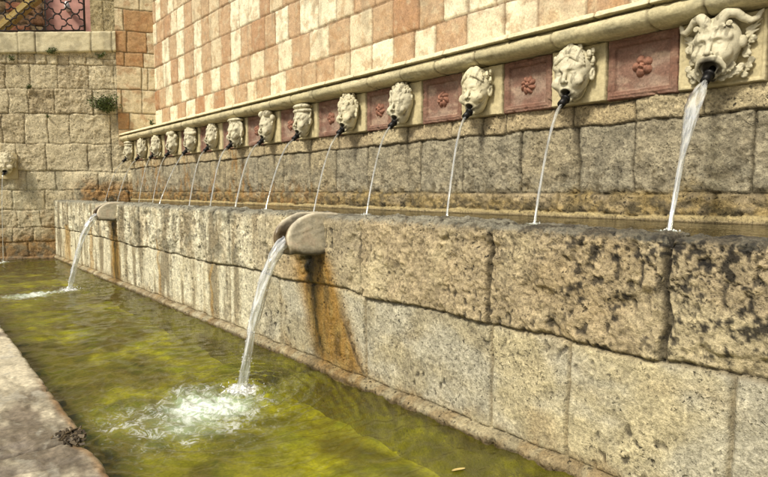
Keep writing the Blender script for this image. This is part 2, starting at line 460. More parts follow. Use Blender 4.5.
# ---------------- back wall of the trough, below the masks
XB = 3.68
YS_B = geo_axis(-2.0, 12.62, .0085, .0024)
def back_fun(Y, S, D_, Z):
    c0 = joints(-2.3, 13, .55, .35, 31)
    big = joints(-2.3, 13, .62, .25, 32, (.72, 1.307, 1.997, 2.40, 2.90, 3.50, 4.02, 4.81, 5.36, 5.88, 6.49, 7.15, 7.67))
    c2 = joints(-2.3, 13, .5, .3, 33, (1.05, 1.57, 2.0, 2.44, 3.05, 3.27, 3.63, 4.2, 4.7, 5.3))
    zb = lambda y: 1.285 + .012 * vnoise(y * 2.1, y * 0, 9)
    ID, D, DV = block_field(Y, Z, [(-1, 1.152, [-3, 14]), (1.152, zb, c0), (zb, 1.742, big), (1.742, 1.89, c2), (1.89, 2.5, [-3, 14])], 41, .014, 3.)
    h, r1, r2, r3, lump, fine, pits = stone_common(Y, Z, ID, D, 51, .009, .008, .016, .006)
    low = (ID // 1000) == 1; bigm = (ID // 1000) == 2; top = (ID // 1000) == 3; led = (ID // 1000) == 0
    h = np.where(low, h + .010 + .012 * fbm(Y * 12, Z * 12, 61, 4, .6), h)
    h = np.where(led, .035 + .4 * h + .01 * fbm(Y * 5, Z * 0, 62, 3), h)
    h = np.where(top, h + .012, h)
    erod = sstep(.0, .6, fbm(Y * 9, Z * 9, 63, 5, .65)) * sstep(1.75, 1.32, Z)
    h = h - .010 * erod * bigm
    col = np.where(bigm[..., None], GREY * 1.05, TAN * 1.05)
    col = mixc(col, np.array([.40, .32, .18]), sstep(.3, 1, r1) * .5)
    col = mixc(col, np.array([.27, .245, .18]), bigm * sstep(-.2, .6, fbm(Y * 2.5, Z * 3.5, 65, 4)) * .7)
    col = mixc(col, CREAM * .95, top * sstep(.3, 1., r2) * .45)
    col = col * (1 + .22 * fine[..., None]) * (1 + .15 * lump[..., None])
    col = mixc(col, DARKT * .5, erod * bigm * .65 + pits * .4)
    col = mixc(col, BLACK * 2, sstep(.2, .6, fbm(Y * 6, Z * 8, 361, 5, .65)) * bigm * .30)
    col = mixc(col, DARKT * .3, np.exp(-(D / .009) ** 2) * .9)
    # calcite and algae near the water
    alg = sstep(1.36, 1.18, Z + .10 * fbm(Y * 4, Z * 6, 66, 4))
    oc = mixc(np.broadcast_to(np.array([.30, .22, .085]), col.shape), np.array([.10, .075, .035]), sstep(-.1, .5, fbm(Y * 10, Z * 12, 67, 4)))
    col = mixc(col, oc, alg * .8 * (1 - led))
    col = mixc(col, np.array([.055, .045, .022]), sstep(-.05, .35, fbm(Y * 8, Z * 14, 371, 5, .65)) * sstep(1.30, 1.17, Z) * (1 - led) * .75)
    farr = sstep(5.5, 8, Y)
    st = np.clip(sstep(.05, .6, fbm(Y * 2.6, Z * .9, 68, 4) + .55 * sstep(1.62, 1.2, Z)) * farr + .8 * sstep(1.42, 1.22, Z + .1 * lump) * sstep(4.5, 6.5, Y), 0, 1)
    col = mixc(col, np.array([.36, .20, .06]), st * sstep(-.4, .5, fbm(Y * 11, Z * 5, 370, 4)) * .7)
    col = mixc(col, np.array([.07, .05, .02]), st * sstep(.1, .5, fbm(Y * 7, Z * 7, 69, 4)) * sstep(1.5, 1.2, Z) * .8)
    col = mixc(col, np.array([.50, .40, .20]), led * sstep(1.118, 1.135, Z) * .85)
    col = mixc(col, np.array([.12, .085, .03]), sstep(1.128, 1.116, Z) * .9)
    wet = np.maximum(sstep(1.2, 1.12, Z) * .5, .35 * st)
    return h, np.clip(col, .008, .85), wet
back_prof = profile([(.0, .8), (.0, 2.36)], .0085)
fw = thing('fountain_wall', (XB, 3, 0), 'long travertine wall behind the upper trough with a rounded cornice over the masks', 'wall')
def mpB(d, y, z): return np.stack([XB - d, y, z], -1)
wall_sheet('masonry', back_prof, YS_B, back_fun, mpB, M_ROUGH, fw, box_v(XB + .06, XB + .42, -1.9, 12.4, .3, 2.33))

# cornice
cj = joints(-2.3, 13.2, .45, .15, 35, (.95, 1.524, 1.847, 2.518, 3.219, 3.662, 4.093, 4.587, 5.016, 5.537))
tj = joints(-2.3, 13.2, .42, .3, 37, (1.3, 1.84, 2.2, 2.9, 3.55))
def corn_fun(Y, S, D_, Z):
    roll = Z < 2.3955
    ID, D, DV = block_field(Y, S, [(-1, .262, cj), (.262, 9, tj)], 43, .006, 3.)
    r1 = rnd(ID, 5); r2 = rnd(ID, 6)
    lump = fbm(Y * 8, S * 8, 44, 4)
    h = .0022 * lump + .006 * (r2 - .5) - .014 * np.exp(-(DV / .005) ** 2) - .002 * np.exp(-DV / .012) - .006 * sstep(.4, .8, fbm(Y * 6, S * 9, 46, 3)) 
    col = mixc(np.broadcast_to(np.array([.47, .42, .26]), Y.shape + (3,)), np.array([.56, .50, .33]), r1)
    col = mixc(col, np.array([.28, .26, .17]), sstep(0, .7, fbm(Y * 3, S * 9, 47, 4)) * .6)
    col = mixc(col, np.array([.72, .64, .44]), (~roll) * (.6 + .4 * r2))
    col = mixc(col, DARKT * .5, np.exp(-(DV / .007) ** 2) * .85)
    col = col * (1 + .15 * fbm(Y * 40, S * 40, 49, 3)[..., None])
    return h, np.clip(col, .01, .8), np.zeros_like(Y)
cp = [(.0, 2.27), (.05, 2.272)]
for i in range(13):
    a = math.radians(-105 + i * 16.5)
    cp.append((.100 + .088 * math.cos(a), 2.334 + .061 * math.sin(a)))
cp += [(.168, 2.394), (.192, 2.395), (.196, 2.399), (.176, 2.434), (.14, 2.437), (-.6, 2.45)]
wall_sheet('cornice', profile(cp, .008), geo_axis(-2.0, 12.72, .012, .003), corn_fun, mpB, M_CORN, fw)

# ---------------- upper wall of pink and white stone
XU = 4.15
YS_U = geo_axis(-2.0, 12.47, .015, .0032)
cz = [2.42, 2.52, 2.918, 3.307, 3.757, 4.207, 4.62, 5.05, 5.47, 5.9, 6.3]
def brick_fun(Y, S, D_, Z):
    cs = []
    for i in range(len(cz) - 1):
        cs.append((cz[i], cz[i + 1], joints(-2.6, 13.2, .37, .20, 50 + i)))
    ID, D, DV = block_field(Y, Z, cs, 55, .008, 3.)
    row = ID // 1000; k = ID % 1000
    alt = ((k + row) % 2).astype(float); r1 = rnd(ID, 57); r2 = rnd(ID, 58); r3 = rnd(ID, 59)
    pinkish = np.where(r1 < .84, alt, 1 - alt) * (.8 + .2 * r2)
    pk = mixc(mixc(np.broadcast_to(np.array([.41, .235, .125]), Y.shape + (3,)), np.array([.46, .335, .215]), r2), np.array([.34, .165, .075]), sstep(.75, 1, r3))
    wt = mixc(np.broadcast_to(np.array([.78, .73, .56]), Y.shape + (3,)), np.array([.58, .48, .33]), sstep(.45, 1, r2))
    col = mixc(wt, pk, pinkish)
    lump = fbm(Y * 6, Z * 6, 53, 4)
    col = mixc(col, np.array([.36, .21, .10]), sstep(.05, .7, fbm(Y * 5, Z * 5, 54, 5, .65)) * .5)
    col = mixc(col, np.array([.36, .26, .19]), sstep(5.5, 2.0, Y) * sstep(-.5, .5, fbm(Y * 4, Z * 4, 541, 4)) * .6)
    col = mixc(col, np.array([.55, .50, .36]), sstep(.2, .7, fbm(Y * 9, Z * 9, 56, 3)) * .35)
    col = col * (1 + .12 * fbm(Y * 30, Z * 30, 52, 3)[..., None])
    col = mixc(col, np.array([.17, .10, .05]), np.exp(-(D / .010) ** 2) * .85)
    wr = sstep(.3, .7, fbm(Y * 8, Z * 8, 551, 4)) * np.exp(-D / .04)
    col = mixc(col, np.array([.24, .16, .09]), wr * .7)
    run = sstep(.15, .6, fbm(Y * 3.2, Z * .35, 561, 4)) * sstep(-.2, .5, fbm(Y * 7, Z * 2, 562, 3))
    col = mixc(col, np.array([.30, .245, .17]), run * .5)
    h = .010 * (r3 - .5) - .012 * wr - .016 * np.exp(-(D / .009) ** 2) + .004 * lump - .004 * np.exp(-D / .02)
    return h, np.clip(col, .01, .85), np.zeros_like(Y)
def mpU(d, y, z): return np.stack([XU - d, y, z], -1)
uw = thing('brick_wall', (XU, 3, 2.45), 'tall upper wall chequered with pink and white squared stones above the cornice', 'wall')
wall_sheet('masonry', profile([(0, 2.43), (0, 6.3)], .014), YS_U, brick_fun, mpU, M_BRICK, uw, box_v(XU + .05, XU + .6, -1.95, 12.3, 2.2, 6.28))

# ---------------- end wall
A18 = math.radians(18); E0 = np.array([3.45, 12.7])
ED = np.array([-math.cos(A18), math.sin(A18)]); EN = np.array([-math.sin(A18), -math.cos(A18)])
def mpE(d, t, z):
    return np.stack([E0[0] + t * ED[0] + d * EN[0], E0[1] + t * ED[1] + d * EN[1], z + 0 * t], -1)
def E(t, d, z): return np.array([E0[0] + t * ED[0] + d * EN[0], E0[1] + t * ED[1] + d * EN[1], z])
tl = lambda z0: (lambda t: z0 - .03 * (t - .92) * (z0 - 1.3) / 1.5)
def end_fun(Y, S, D_, Z):
    j = lambda s, f, m=.5: joints(-1.2, 7, m, .3, s, f)
    cs = [(-1, .03, j(60, (0.3,))), (.03, .33, j(61, (.25,), .42)), (.33, .60, j(62, (.1,), .42)), (.60, .94, j(63, (.55, .95), .45)),
          (.94, 1.32, j(64, (.2, .8))), (1.32, 1.68, j(65, (.35, 1.1))), (1.68, tl(2.21), j(66, (.09, .52, 1.24, 1.74))),
          (tl(2.21), tl(2.78), j(67, (.1, .81, 1.19, 1.573, 1.95))), (tl(2.78), tl(3.25), j(68, (-.05, .392, 1.067, 1.503, 1.83))),
          (tl(3.25), tl(3.71), j(69, (.0, .45, 1.0, 1.45, 1.85))), (tl(3.71), 3.88, j(70, (.2, .5), .22))]
    ID, D, DV = block_field(Y, Z, cs, 73, .022, 2.2)
    h, r1, r2, r3, lump, fine, pits = stone_common(Y, Z, ID, D, 81, .011, .010, .016, .010)
    col = mixc(np.broadcast_to(np.array([.56, .48, .32]), Y.shape + (3,)), np.array([.70, .62, .44]), r1)
    col = mixc(col, np.array([.43, .35, .23]), sstep(.5, 1, r3) * .6)
    col = mixc(col, DARKT * 1.1, sstep(0, .8, fbm(Y * 3, Z * 4, 83, 4)) * .4)
    col = mixc(col, DARKT * .8, pits * .6)
    col = col * (1 + .2 * fine[..., None]) * (1 + .12 * lump[..., None])
    col = mixc(col, DARKT * .8, np.exp(-(D / .009) ** 2) * .7)
    # grey lime wash near the trough corner, brown algae low down
    col = mixc(col, np.array([.52, .49, .36]), sstep(1.9, 1.4, Z) * sstep(.5, 1.0, Z) * sstep(-.2, .5, fbm(Y * 5, Z * 1.2, 84, 4)) * .6)
    low = sstep(.85, .25, Z + .3 * fbm(Y * 3, Z * 3, 85, 4))
    col = mixc(col, mixc(np.broadcast_to(np.array([.31, .17, .05]), col.shape), np.array([.16, .11, .05]), sstep(-.1, .5, fbm(Y * 7, Z * 7, 86, 4))), low * .85)
    tr = sstep(.95, .5, Y) * sstep(1.66, 1.3, Z) * sstep(1.0, 1.1, Z)
    col = mixc(col, mixc(np.broadcast_to(np.array([.40, .21, .06]), col.shape), np.array([.09, .07, .035]), sstep(-.1, .4, fbm(Y * 5, Z * 6, 87, 4))), tr * .8)
    col = mixc(col, np.array([.16, .10, .04]), sstep(.05, .0, Z) * .8)
    # stones step out towards the trough corner
    h = h + .07 * sstep(1.75, 1.55, Z + .05 * lump) * sstep(1.0, .6, Y) + .05 * sstep(.05, .03, Z)
    # sagging debris course under the coping
    return h, np.clip(col, .01, .85), sstep(.3, .0, Z) * .6
ew = thing('end_wall', tuple(E(1.0, 0, 0)), 'squared stone wall closing the far left end, with a pale coping on top', 'wall')
core = np.array([E(t, d, z) for t in (-.7, 6.9) for d in (-.3, -.06) for z in (-.5, 3.86)])
wall_sheet('masonry', profile([(0, -.5), (0, 4.04)], .014), np.linspace(-1.0, 7, 620), end_fun, mpE, M_ROUGH, ew, core)
# coping
def cop_fun(Y, S, D_, Z):
    js = joints(-.1, 7, .8, .3, 75, (.02, .38, 1.33, 1.62, 2.3))
    ID, D, DV = block_field(Y, S, [(-1, 9, js)], 77, .01, 3.)
    r1 = rnd(ID, 78)
    col = mixc(np.broadcast_to(np.array([.66, .60, .42]), Y.shape + (3,)), np.array([.44, .38, .25]), sstep(.5, 1, r1))
    col = mixc(col, np.array([.30, .27, .19]), sstep(.0, .6, fbm(Y * 3.5, S * 3, 79, 4)) * .55)
    col = mixc(col, DARKT * .5, np.exp(-(DV / .012) ** 2) * .8)
    h = .006 * fbm(Y * 6, S * 6, 80, 3) - .015 * np.exp(-(DV / .01) ** 2) + .01 * (r1 - .5)
    return h, col, np.zeros_like(Y)
def mpC(d, t, z):
    q = mpE(d, t, z); q[..., 2] = z - .10 * (t - .9) ; return q
wall_sheet('coping', profile([(-.02, 3.93), (.05, 3.94), (.06, 3.96), (.06, 4.30), (.045, 4.32), (-.4, 4.33)], .012), np.linspace(-.05, 7, 420), cop_fun, mpC, M_CORN, ew)
# pier at the right end of the coping
def pier_fun(Y, S, D_, Z):
    ID, D, DV = block_field(Y, Z, [(4.0, 5.0, [-1, .16, 1]), (5.0, 5.6, [-1, .22, 1]), (5.6, 7, [-1, .12, 1])], 83, .012, 3.)
    h, r1, r2, r3, lump, fine, pits = stone_common(Y, Z, ID, D, 84, .010, .008, .014, .009)
    col = mixc(np.broadcast_to(np.array([.44, .37, .22]), Y.shape + (3,)), np.array([.30, .25, .15]), sstep(0, .7, fbm(Y * 6, Z * 3, 85, 4)) * .7)
    col = mixc(col, DARKT * .6, np.maximum(pits * .6, np.exp(-(D / .01) ** 2) * .6))
    return h, col * (1 + .2 * fine[..., None]), np.zeros_like(Y)
core = np.array([E(t, d, z) for t in (-.04, .36) for d in (-.5, -.06) for z in (4.2, 6.28)])
o = wall_sheet('pier', profile([(-.015, 4.3), (-.015, 6.3)], .014), np.linspace(-.055, .385, 34), pier_fun, mpE, M_ROUGH, ew, core)
# pilaster of orange and cream stones
def pil_fun(Y, S, D_, Z):
    cs = []
    zz = [2.2, 2.52, 2.84, 3.307, 3.757, 4.03, 4.44, 4.86, 5.3, 5.75, 6.3]
    js = [(-.45,), (-.25,), (-.5, -.12), (-.62, -.5), (-.2, -.55), (-.25, -.62), (-.2,), (-.5,), (-.3,), (-.5,)]
    for i in range(10): cs.append((zz[i], zz[i + 1], [-.8] + sorted(js[i]) + [.2]))
    ID, D, DV = block_field(Y, Z, cs, 93, .012, 3.)
    r1 = rnd(ID, 97); r2 = rnd(ID, 95)
    a = np.array([.42, .26, .13]); b = np.array([.62, .53, .36])
    col = mixc(np.broadcast_to(a, Y.shape + (3,)), b, sstep(.28, .42, r1))
    col = mixc(col, np.array([.36, .18, .08]), sstep(0, .6, fbm(Y * 5, Z * 5, 96, 4)) * .5)
    col = mixc(col, DARKT * .7, np.exp(-(D / .012) ** 2) * .75)
    h = .012 * (r2 - .5) - .016 * np.exp(-(D / .01) ** 2) + .006 * fbm(Y * 8, Z * 8, 98, 4)
    return h, col * (1 + .15 * fbm(Y * 25, Z * 25, 99, 3)[..., None]), np.zeros_like(Y)
core = np.array([E(t, d, z) for t in (-.73, -.055) for d in (-.3, .0) for z in (2.3, 6.28)])
wall_sheet('pilaster', profile([(.03, 2.2), (.03, 6.3)], .012), np.linspace(-.76, -.045, 64), pil_fun, mpE, M_BRICK, ew, core)

# ---------------- grille on the coping
gr = thing('iron_grille', tuple(E(1.6, -.12, 4.3)), 'dark wrought iron grille of interlocking quatrefoils standing on the coping', 'grille')
g = MB()
R_, P_ = .070, .31
gs = lambda t: -.10 * (t - .9)
for i in range(11):
    for j in range(5):
        tc = .655 + i * P_; zc = 4.535 + j * P_
        for q in range(4):
            dx, dz = ((1, 0), (0, 1), (-1, 0), (0, -1))[q]
            lc = (tc + dx * .085, zc + dz * .085 + gs(tc))
            a0 = math.atan2(dz, dx)
            pts = []
            for s in range(11):
                a = a0 - math.radians(104) + math.radians(208) * s / 10
                pts.append(E(lc[0] + R_ * math.cos(a), -.12, lc[1] + R_ * math.sin(a)))
            g.tube(pts, .014, 6, cap=False)
g.build('quatrefoil_lattice', M_IRON, gr)
g = MB()
g.obox(E(.50, -.12, 5.1), (.016, 0, 0), (0, .016, 0), (0, 0, .8)); g.obox(E(3.95, -.12, 5.1), (.016, 0, 0), (0, .016, 0), (0, 0, .8))
for z in (4.375, 5.9):
    g.obox(E(2.22, -.12, z + gs(2.22)), np.append(ED * 1.72, -.172), np.append(EN * .014, 0), (0, 0, .012))
g.build('frame', M_IRON, gr)

# things behind the grille
c = E(.2, -1.65, 5.2)
o = MB(); o.obox(E(-.2, -1.68, 5.0), np.append(ED * 1.56, 0), np.append(EN * .08, 0), (0, 0, 1.1), col=(.6, .33, .26))
pw = o.build('plaster_wall', M_PINK, None, smooth=False)
setp(pw, 'plain pink plastered wall seen through the right half of the iron grille', 'wall')
o = MB()
o.tube([E(.935, -1.60, 5.17), E(.935, -1.52, 5.17)], [.05, .05], 14); o.tube([E(.935, -1.52, 5.17), E(.935, -1.46, 5.2), E(.94, -1.44, 5.30)], [.055, .06, .03], 14)
lf = o.build('wall_fitting', M_WHITEP); setp(lf, 'small white fitting on the pink wall behind the grille', 'fitting')
def rub_fun(Y, S, D_, Z):
    ID, D, DV = block_field(Y, Z, [(3 + i * .22, 3.22 + i * .22, joints(1, 8, .33, .4, 300 + i)) for i in range(16)], 120, .03, 3.)
    h, r1, r2, r3, lump, fine, pits = stone_common(Y, Z, ID, D, 121, .015, .02, .03, .015)
    col = mixc(np.broadcast_to(np.array([.20, .11, .05]), Y.shape + (3,)), np.array([.30, .22, .12]), r1)
    col = mixc(col, np.array([.33, .10, .05]), sstep(.7, .9, r2) * .7)
    col = mixc(col, DARKT * .3, np.exp(-(D / .02) ** 2) * .9)
    return h, col, np.zeros_like(Y)
rw = thing('rubble_wall', tuple(E(3, -1.5, 3.5)), 'dark brown rubble wall behind the left half of the grille', 'wall')
core = np.array([E(t, d, z) for t in (1.40, 7.) for d in (-1.9, -1.56) for z in (3.2, 6.2)])
wall_sheet('masonry', profile([(-1.5, 3.2), (-1.5, 6.25)], .03), np.linspace(1.375, 7, 150), rub_fun, mpE, M_ROUGH, rw, core)
pa = thing('stair_parapet', tuple(E(2.0, -1.0, 4)), 'sloping tan stone parapet rising to the right behind the grille', 'parapet')
o = MB()
p0 = E(3.2, -1.0, 3.36); p1 = E(1.20, -1.0, 5.42); d = (p1 - p0); L_ = np.linalg.norm(d); d /= L_; nn = np.array([EN[0], EN[1], 0.]); w_ = np.cross(d, nn)
for i in range(6):
    a = p0 + d * L_ * (i + .5) / 6
    o.obox(a, d * (L_ / 12 - .004), nn * .12, w_ * (.075 + .004 * (i % 2)), col=(.46, .34, .13))
    o.obox(a + w_ * .0 + nn * .02, d * (L_ / 12 - .004), nn * .13, w_ * .025, col=(.55, .42, .18))
ps = o.build('handrail_stones', M_CORN, pa, smooth=False)

# ---------------- red panels and stone masks
MASKY = [1.483, 2.395, 3.262, 4.17, 4.98, 5.85, 6.68, 7.56, 8.33, 9.15, 9.93, 10.72, 11.50, 12.30]
MHW = [.236, .212, .215, .212, .21, .21, .21, .215] + [.205] * 6
RZ0, RZ1 = 1.885, 2.272
def relief(y0, y1, z0, z1, xf, fun, step):
    ys = np.arange(y0, y1 + step * .5, step); zs = np.arange(z0, z1 + step * .5, step)
    Y, Z = np.meshgrid(ys, zs, indexing='ij')
    d, col = fun(Y, Z)
    V = np.stack([xf - d, Y, Z], -1)
    F = grid_faces(*Y.shape)
    return V.reshape(-1, 3), F, col.reshape(-1, 3)

def ordinal(i): return ['first', 'second', 'third', 'fourth', 'fifth', 'sixth', 'seventh', 'eighth', 'ninth', 'tenth', 'eleventh', 'twelfth', 'thirteenth', 'fourteenth'][i]
NM = ['horned satyr mask', 'frowning mask with temple curls', 'smooth browed child mask', 'fringe haired mask', 'mask with big round curls',
      'stern mask with a banded cap', 'mask with a two lobed headdress', 'broad flat topped mask', 'small puffed mask', 'mask with a rolled turban',
      'eleventh mask from the right', 'twelfth mask from the right', 'thirteenth mask from the right', 'last mask by the far corner']
def make_panel(i, y0, y1, lab):
    yc, zc = (y0 + y1) / 2, (RZ0 + RZ1) / 2
    t = thing('rosette_panel', (XB, yc, RZ0), lab, 'panel', 'red stone rosette panels between the masks')
    step = .004 if i < 5 else .007
    def f(Y, Z):
        e = np.minimum(np.minimum(Y - y0, y1 - Y), np.minimum(Z - RZ0, RZ1 - Z)) + .003 * fbm(Y * 20, Z * 20, 400 + i, 3)
        d = .035 * sstep(0, .006, e)
        inn = e - .05
        d = d - .020 * sstep(0, .009, inn) + .005 * np.exp(-((e - .030) / .006) ** 2)
        d = d + .003 * fbm(Y * 12, Z * 12, 500 + i, 4)
        chip = sstep(.35, .7, fbm(Y * 9, Z * 9, 520 + i, 3)) * sstep(.05, .0, e)
        d = d - .012 * chip
        q = fbm(Y * 5, Z * 7, 440 + i, 4)
        col = mixc(np.broadcast_to(np.array([.215, .122, .092]), Y.shape + (3,)), np.array([.29, .205, .16]), sstep(-.3, .6, q))
        col = mixc(col, np.array([.42, .31, .23]), sstep(.1, .6, fbm(Y * 3 + Z * 3, Z * 9 - Y * 2, 460 + i, 4)) * .55)
        col = mixc(col, np.array([.18, .088, .060]), sstep(.052, .045, e) * .6)
        col = mixc(col, np.array([.15, .07, .045]), (np.exp(-(inn / .006) ** 2) * .5 + np.exp(-(e / .006) ** 2) * .4))
        col = col * (1 + .15 * fbm(Y * 40, Z * 40, 480 + i, 3)[..., None])
        return d, np.clip(col, .01, .8)
    V, F, c = relief(y0, y1, RZ0, RZ1, XB, f, step)
    raw_mesh('panel', V, F[:, ::-1] if False else F, None, M_RED, t, c)
    npet = [6, 5, 8, 7, 6, 5][i % 6]; R = .072; tw = [.9, .0, .5, -.8][i % 4]
    def fr(Y, Z):
        y = Y - yc; z = Z - zc; r = np.hypot(y, z) / R; a = np.arctan2(z, y) + tw * r
        pet = .75 + .25 * np.abs(np.cos(a * npet / 2))
        b = np.clip(1 - (r / pet) ** 4, 0, 1)
        d = .004 + .032 * b * (.55 + .45 * np.sqrt(np.abs(np.cos(a * npet / 2)))) - .010 * np.exp(-((r - .28) / .09) ** 2) + .006 * np.exp(-(r / .2) ** 2)
        d = np.where(r > pet, -.02, d + .009)
        col = np.broadcast_to(np.array([.27, .13, .09]), Y.shape + (3,)) * (1 + .3 * fbm(Y * 30, Z * 30, 490 + i, 3)[..., None])
        return d, col
    V, F, c = relief(yc - .08, yc + .08, zc - .08, zc + .08, XB, fr, .0035 if i < 5 else .006)
    raw_mesh('rosette', V, F, None, M_RED, t, c)

make_panel(0, .76, MASKY[0] - MHW[0] - .002, 'red stone panel half cut off at the right edge, beyond the horned satyr mask')
for i in range(13):
    make_panel(i + 1, MASKY[i] + MHW[i] + .002, MASKY[i + 1] - MHW[i + 1] - .002,
               'red stone panel with carved rosette between the %s and %s masks counted from the right' % (ordinal(i), ordinal(i + 1)))

# --- sdf helpers
def sdf_ell(P, c, r):
    q = (P - np.array(c)) / np.array(r); k0 = np.linalg.norm(q, axis=-1)
    q2 = q / np.array(r); k1 = np.linalg.norm(q2, axis=-1) + 1e-9
    return k0 * (k0 - 1) / k1
def sdf_cap(P, a, b, ra, rb=None):
    a = np.array(a, float); b = np.array(b, float); rb = ra if rb is None else rb
    pa = P - a; ba = b - a; t = np.clip((pa @ ba) / (ba @ ba), 0, 1)
    return np.linalg.norm(pa - t[..., None] * ba, axis=-1) - (ra + (rb - ra) * t)
def smin(a, b, k):
    h = np.clip(.5 + .5 * (b - a) / k, 0, 1); return b + (a - b) * h - k * h * (1 - h)
def smax(a, b, k): return -smin(-a, -b, k)
def polycap(P, pts, r0, r1):
    d = None
    n = len(pts) - 1
    for i in range(n):
        q = sdf_cap(P, pts[i], pts[i + 1], r0 + (r1 - r0) * i / n, r0 + (r1 - r0) * (i + 1) / n)
        d = q if d is None else np.minimum(d, q)
    return d

def head_sdf(P, st):
    """P[...,0]=lateral, 1=out of the slab, 2=up; st = style dict"""
    rr = random.Random(st['seed'])
    g = lambda k, d: st.get(k, d)
    w = g('w', 1.); fz = g('face', 0.)          # face shift up
    d = sdf_ell(P, (0, .075, .035), (.118 * w, .125, .150))
    d = smin(d, sdf_ell(P, (0, .095, -.085 + fz), (.082 * w, .105, .092)), .035)
    for s in (-1, 1):
        d = smin(d, sdf_ell(P, (s * .058 * w, .165, -.055 + fz), (.042 * g('cheek', 1), .040 * g('cheek', 1), .042)), .025)
    # brow, nose
    bz = .032 + fz; by = g('brow', 1.)
    for s in (-1, 1):
        d = smin(d, sdf_cap(P, (s * .015, .192, bz - .004 * by), (s * .075 * w, .160, bz + g('arch', .008)), .013 * by + .004), .014)
    # eye sockets
    for s in (-1, 1):
        d = smax(d, -sdf_ell(P, (s * .044 * w, .208, .004 + fz), (.027, .028, .020)), .010)
    for s in (-1, 1):
        d = smin(d, sdf_ell(P, (s * .044 * w, .172, .002 + fz), (.019, .017, .0125)), .003)
        d = smin(d, sdf_cap(P, (s * .026 * w, .186, .010 + fz), (s * .062 * w, .176, .008 + fz), .0048), .004)
        d = smin(d, sdf_cap(P, (s * .028 * w, .184, -.011 + fz), (s * .060 * w, .174, -.010 + fz), .004), .006)
    nl = g('nose', 1.)
    d = smin(d, sdf_cap(P, (0, .190, .022 + fz), (0, .190 + .045 * nl, -.050 + fz), .012, .015), .012)
    for s in (-1, 1):
        d = smin(d, sdf_ell(P, (s * .016, .188 + .03 * nl, -.055 + fz), (.011, .013, .010)), .006)
    # lips round the open mouth
    mz = -.112 + fz; mo = g('mouth', 1.)
    up = [(-.042, .168, mz - .008), (-.022, .196, mz + .012), (0, .203, mz + .016), (.022, .196, mz + .012), (.042, .168, mz - .008)]
    lo = [(-.042, .168, mz - .008), (-.022, .186, mz - .028 * mo), (0, .190 - .02 * (mo > 1.3), mz - .033 * mo), (.022, .186, mz - .028 * mo), (.042, .168, mz - .008)]
    d = smin(d, polycap(P, up, .009, .009), .010); d = smin(d, polycap(P, lo, .009, .009), .010)
    d = smin(d, sdf_ell(P, (0, .158, mz - .058), (.035, .030, .022)), .02)
    d = smax(d, -sdf_ell(P, (0, .19, mz - .008), (.028, .06, .018 * mo)), .008)
    # ears
    if g('ears', True):
        for s in (-1, 1):
            e = smin(sdf_ell(P, (s * .118 * w, .055, -.005 + fz), (.016, .030, .034)), sdf_ell(P, (s * .118 * w, .06, -.035 + fz), (.012, .018, .015)), .01)
            e = smax(e, -sdf_ell(P, (s * .132 * w, .068, -.003 + fz), (.010, .014, .018)), .006)
            d = smin(d, e, .006)
    # hair
    kind = g('hair', 'curls')
    h = None
    def add(q, k=.005):
        nonlocal h
        h = q if h is None else smin(h, q, k)
    def surf(az, el, out=0.):       # point on the scalp; az 0..pi from one side over the front to the other
        x = math.cos(az) * math.cos(el); y = math.sin(az) * math.cos(el); z = math.sin(el)
        return np.array([x * (.118 * w + out), .075 + y * (.118 + out) * (1 if z < .3 else 1.0), .035 + z * (.146 + out)])
    ax0, ax1, ax2 = P[:, 0, 0, 0], P[0, :, 0, 1], P[0, 0, :, 2]
    def curl(c, nrm_az, r, tw=1):   # a little snail curl: ring and a knob, evaluated only around itself
        out = np.full(P.shape[:3], .05)
        sl = tuple(slice(int(np.searchsorted(a, c[k] - 1.9 * r)), int(np.searchsorted(a, c[k] + 1.9 * r))) for k, a in enumerate((ax0, ax1, ax2)))
        out[sl] = curl_(P[sl], c, nrm_az, r, tw)
        return out
    def curl_(P, c, nrm_az, r, tw=1):
        t = np.array([-math.sin(nrm_az), math.cos(nrm_az) * .6, 0.]); u = np.array([0, 0, 1.])
        ring = [c + r * (.62 * math.cos(a) * t + .62 * math.sin(a) * u) for a in np.linspace(0, tw * 5.2, 7)]
        return np.minimum(polycap(P, ring, r * .44, r * .30), np.linalg.norm(P - c, axis=-1) - r * .42)
    if kind in ('curls', 'fringe'):
        rows = [(.50, 1), (.80, 1), (1.10, .95), (1.38, .8)] if kind == 'fringe' else [(.42, 1), (.72, 1.05), (1.02, 1), (1.33, .9)]
        r0 = .026 if kind == 'fringe' else g('cr', .033)
        for ri, (el, k) in enumerate(rows):
            n = max(2, int(round(math.pi * math.cos(el) * .125 / (r0 * 1.55))))
            for i in range(n + 1):
                az = math.pi * (i + (.5 if ri % 2 else 0)) / n
                if az > math.pi: continue
                add(curl(surf(az, el + rr.uniform(-.05, .05), .004), az, r0 * k * rr.uniform(.9, 1.15), 1 if rr.random() < .5 else -1), .003)
        for s in (-1, 1):
            for j in range(3 if kind == 'curls' else 1):
                add(curl(np.array([s * .118 * w, .06 + .01 * j, .05 - .042 * j]), .4, r0 * .95), .003)
    if kind in ('sweep', 'temple'):
        for s in (-1, 1):
            for i in range(6):
                el = 1.25 - .13 * i; a0 = math.pi / 2 - s * .18
                pts = [surf(math.pi / 2 - s * (.12 + .26 * u * 3.2), el - u * (.35 + .03 * i) * (1 if kind == 'temple' else .8), .004 + .010 * math.sin(u * 3.1)) for u in np.linspace(0, 1, 6)]
                if kind == 'sweep' and s > 0: pts = pts[1:]
                add(polycap(P, pts, .014, .011), .003)
            big = .034 if kind == 'temple' else .030
            add(curl(np.array([s * .112 * w, .105, .112]), .5, big), .003); add(curl(np.array([s * .125 * w, .070, .072]), .4, big), .003)
            add(curl(np.array([s * .118 * w, .060, .135]), .5, big * .85), .003); add(curl(np.array([s * .122 * w, .045, .025]), .3, big * .7), .003)
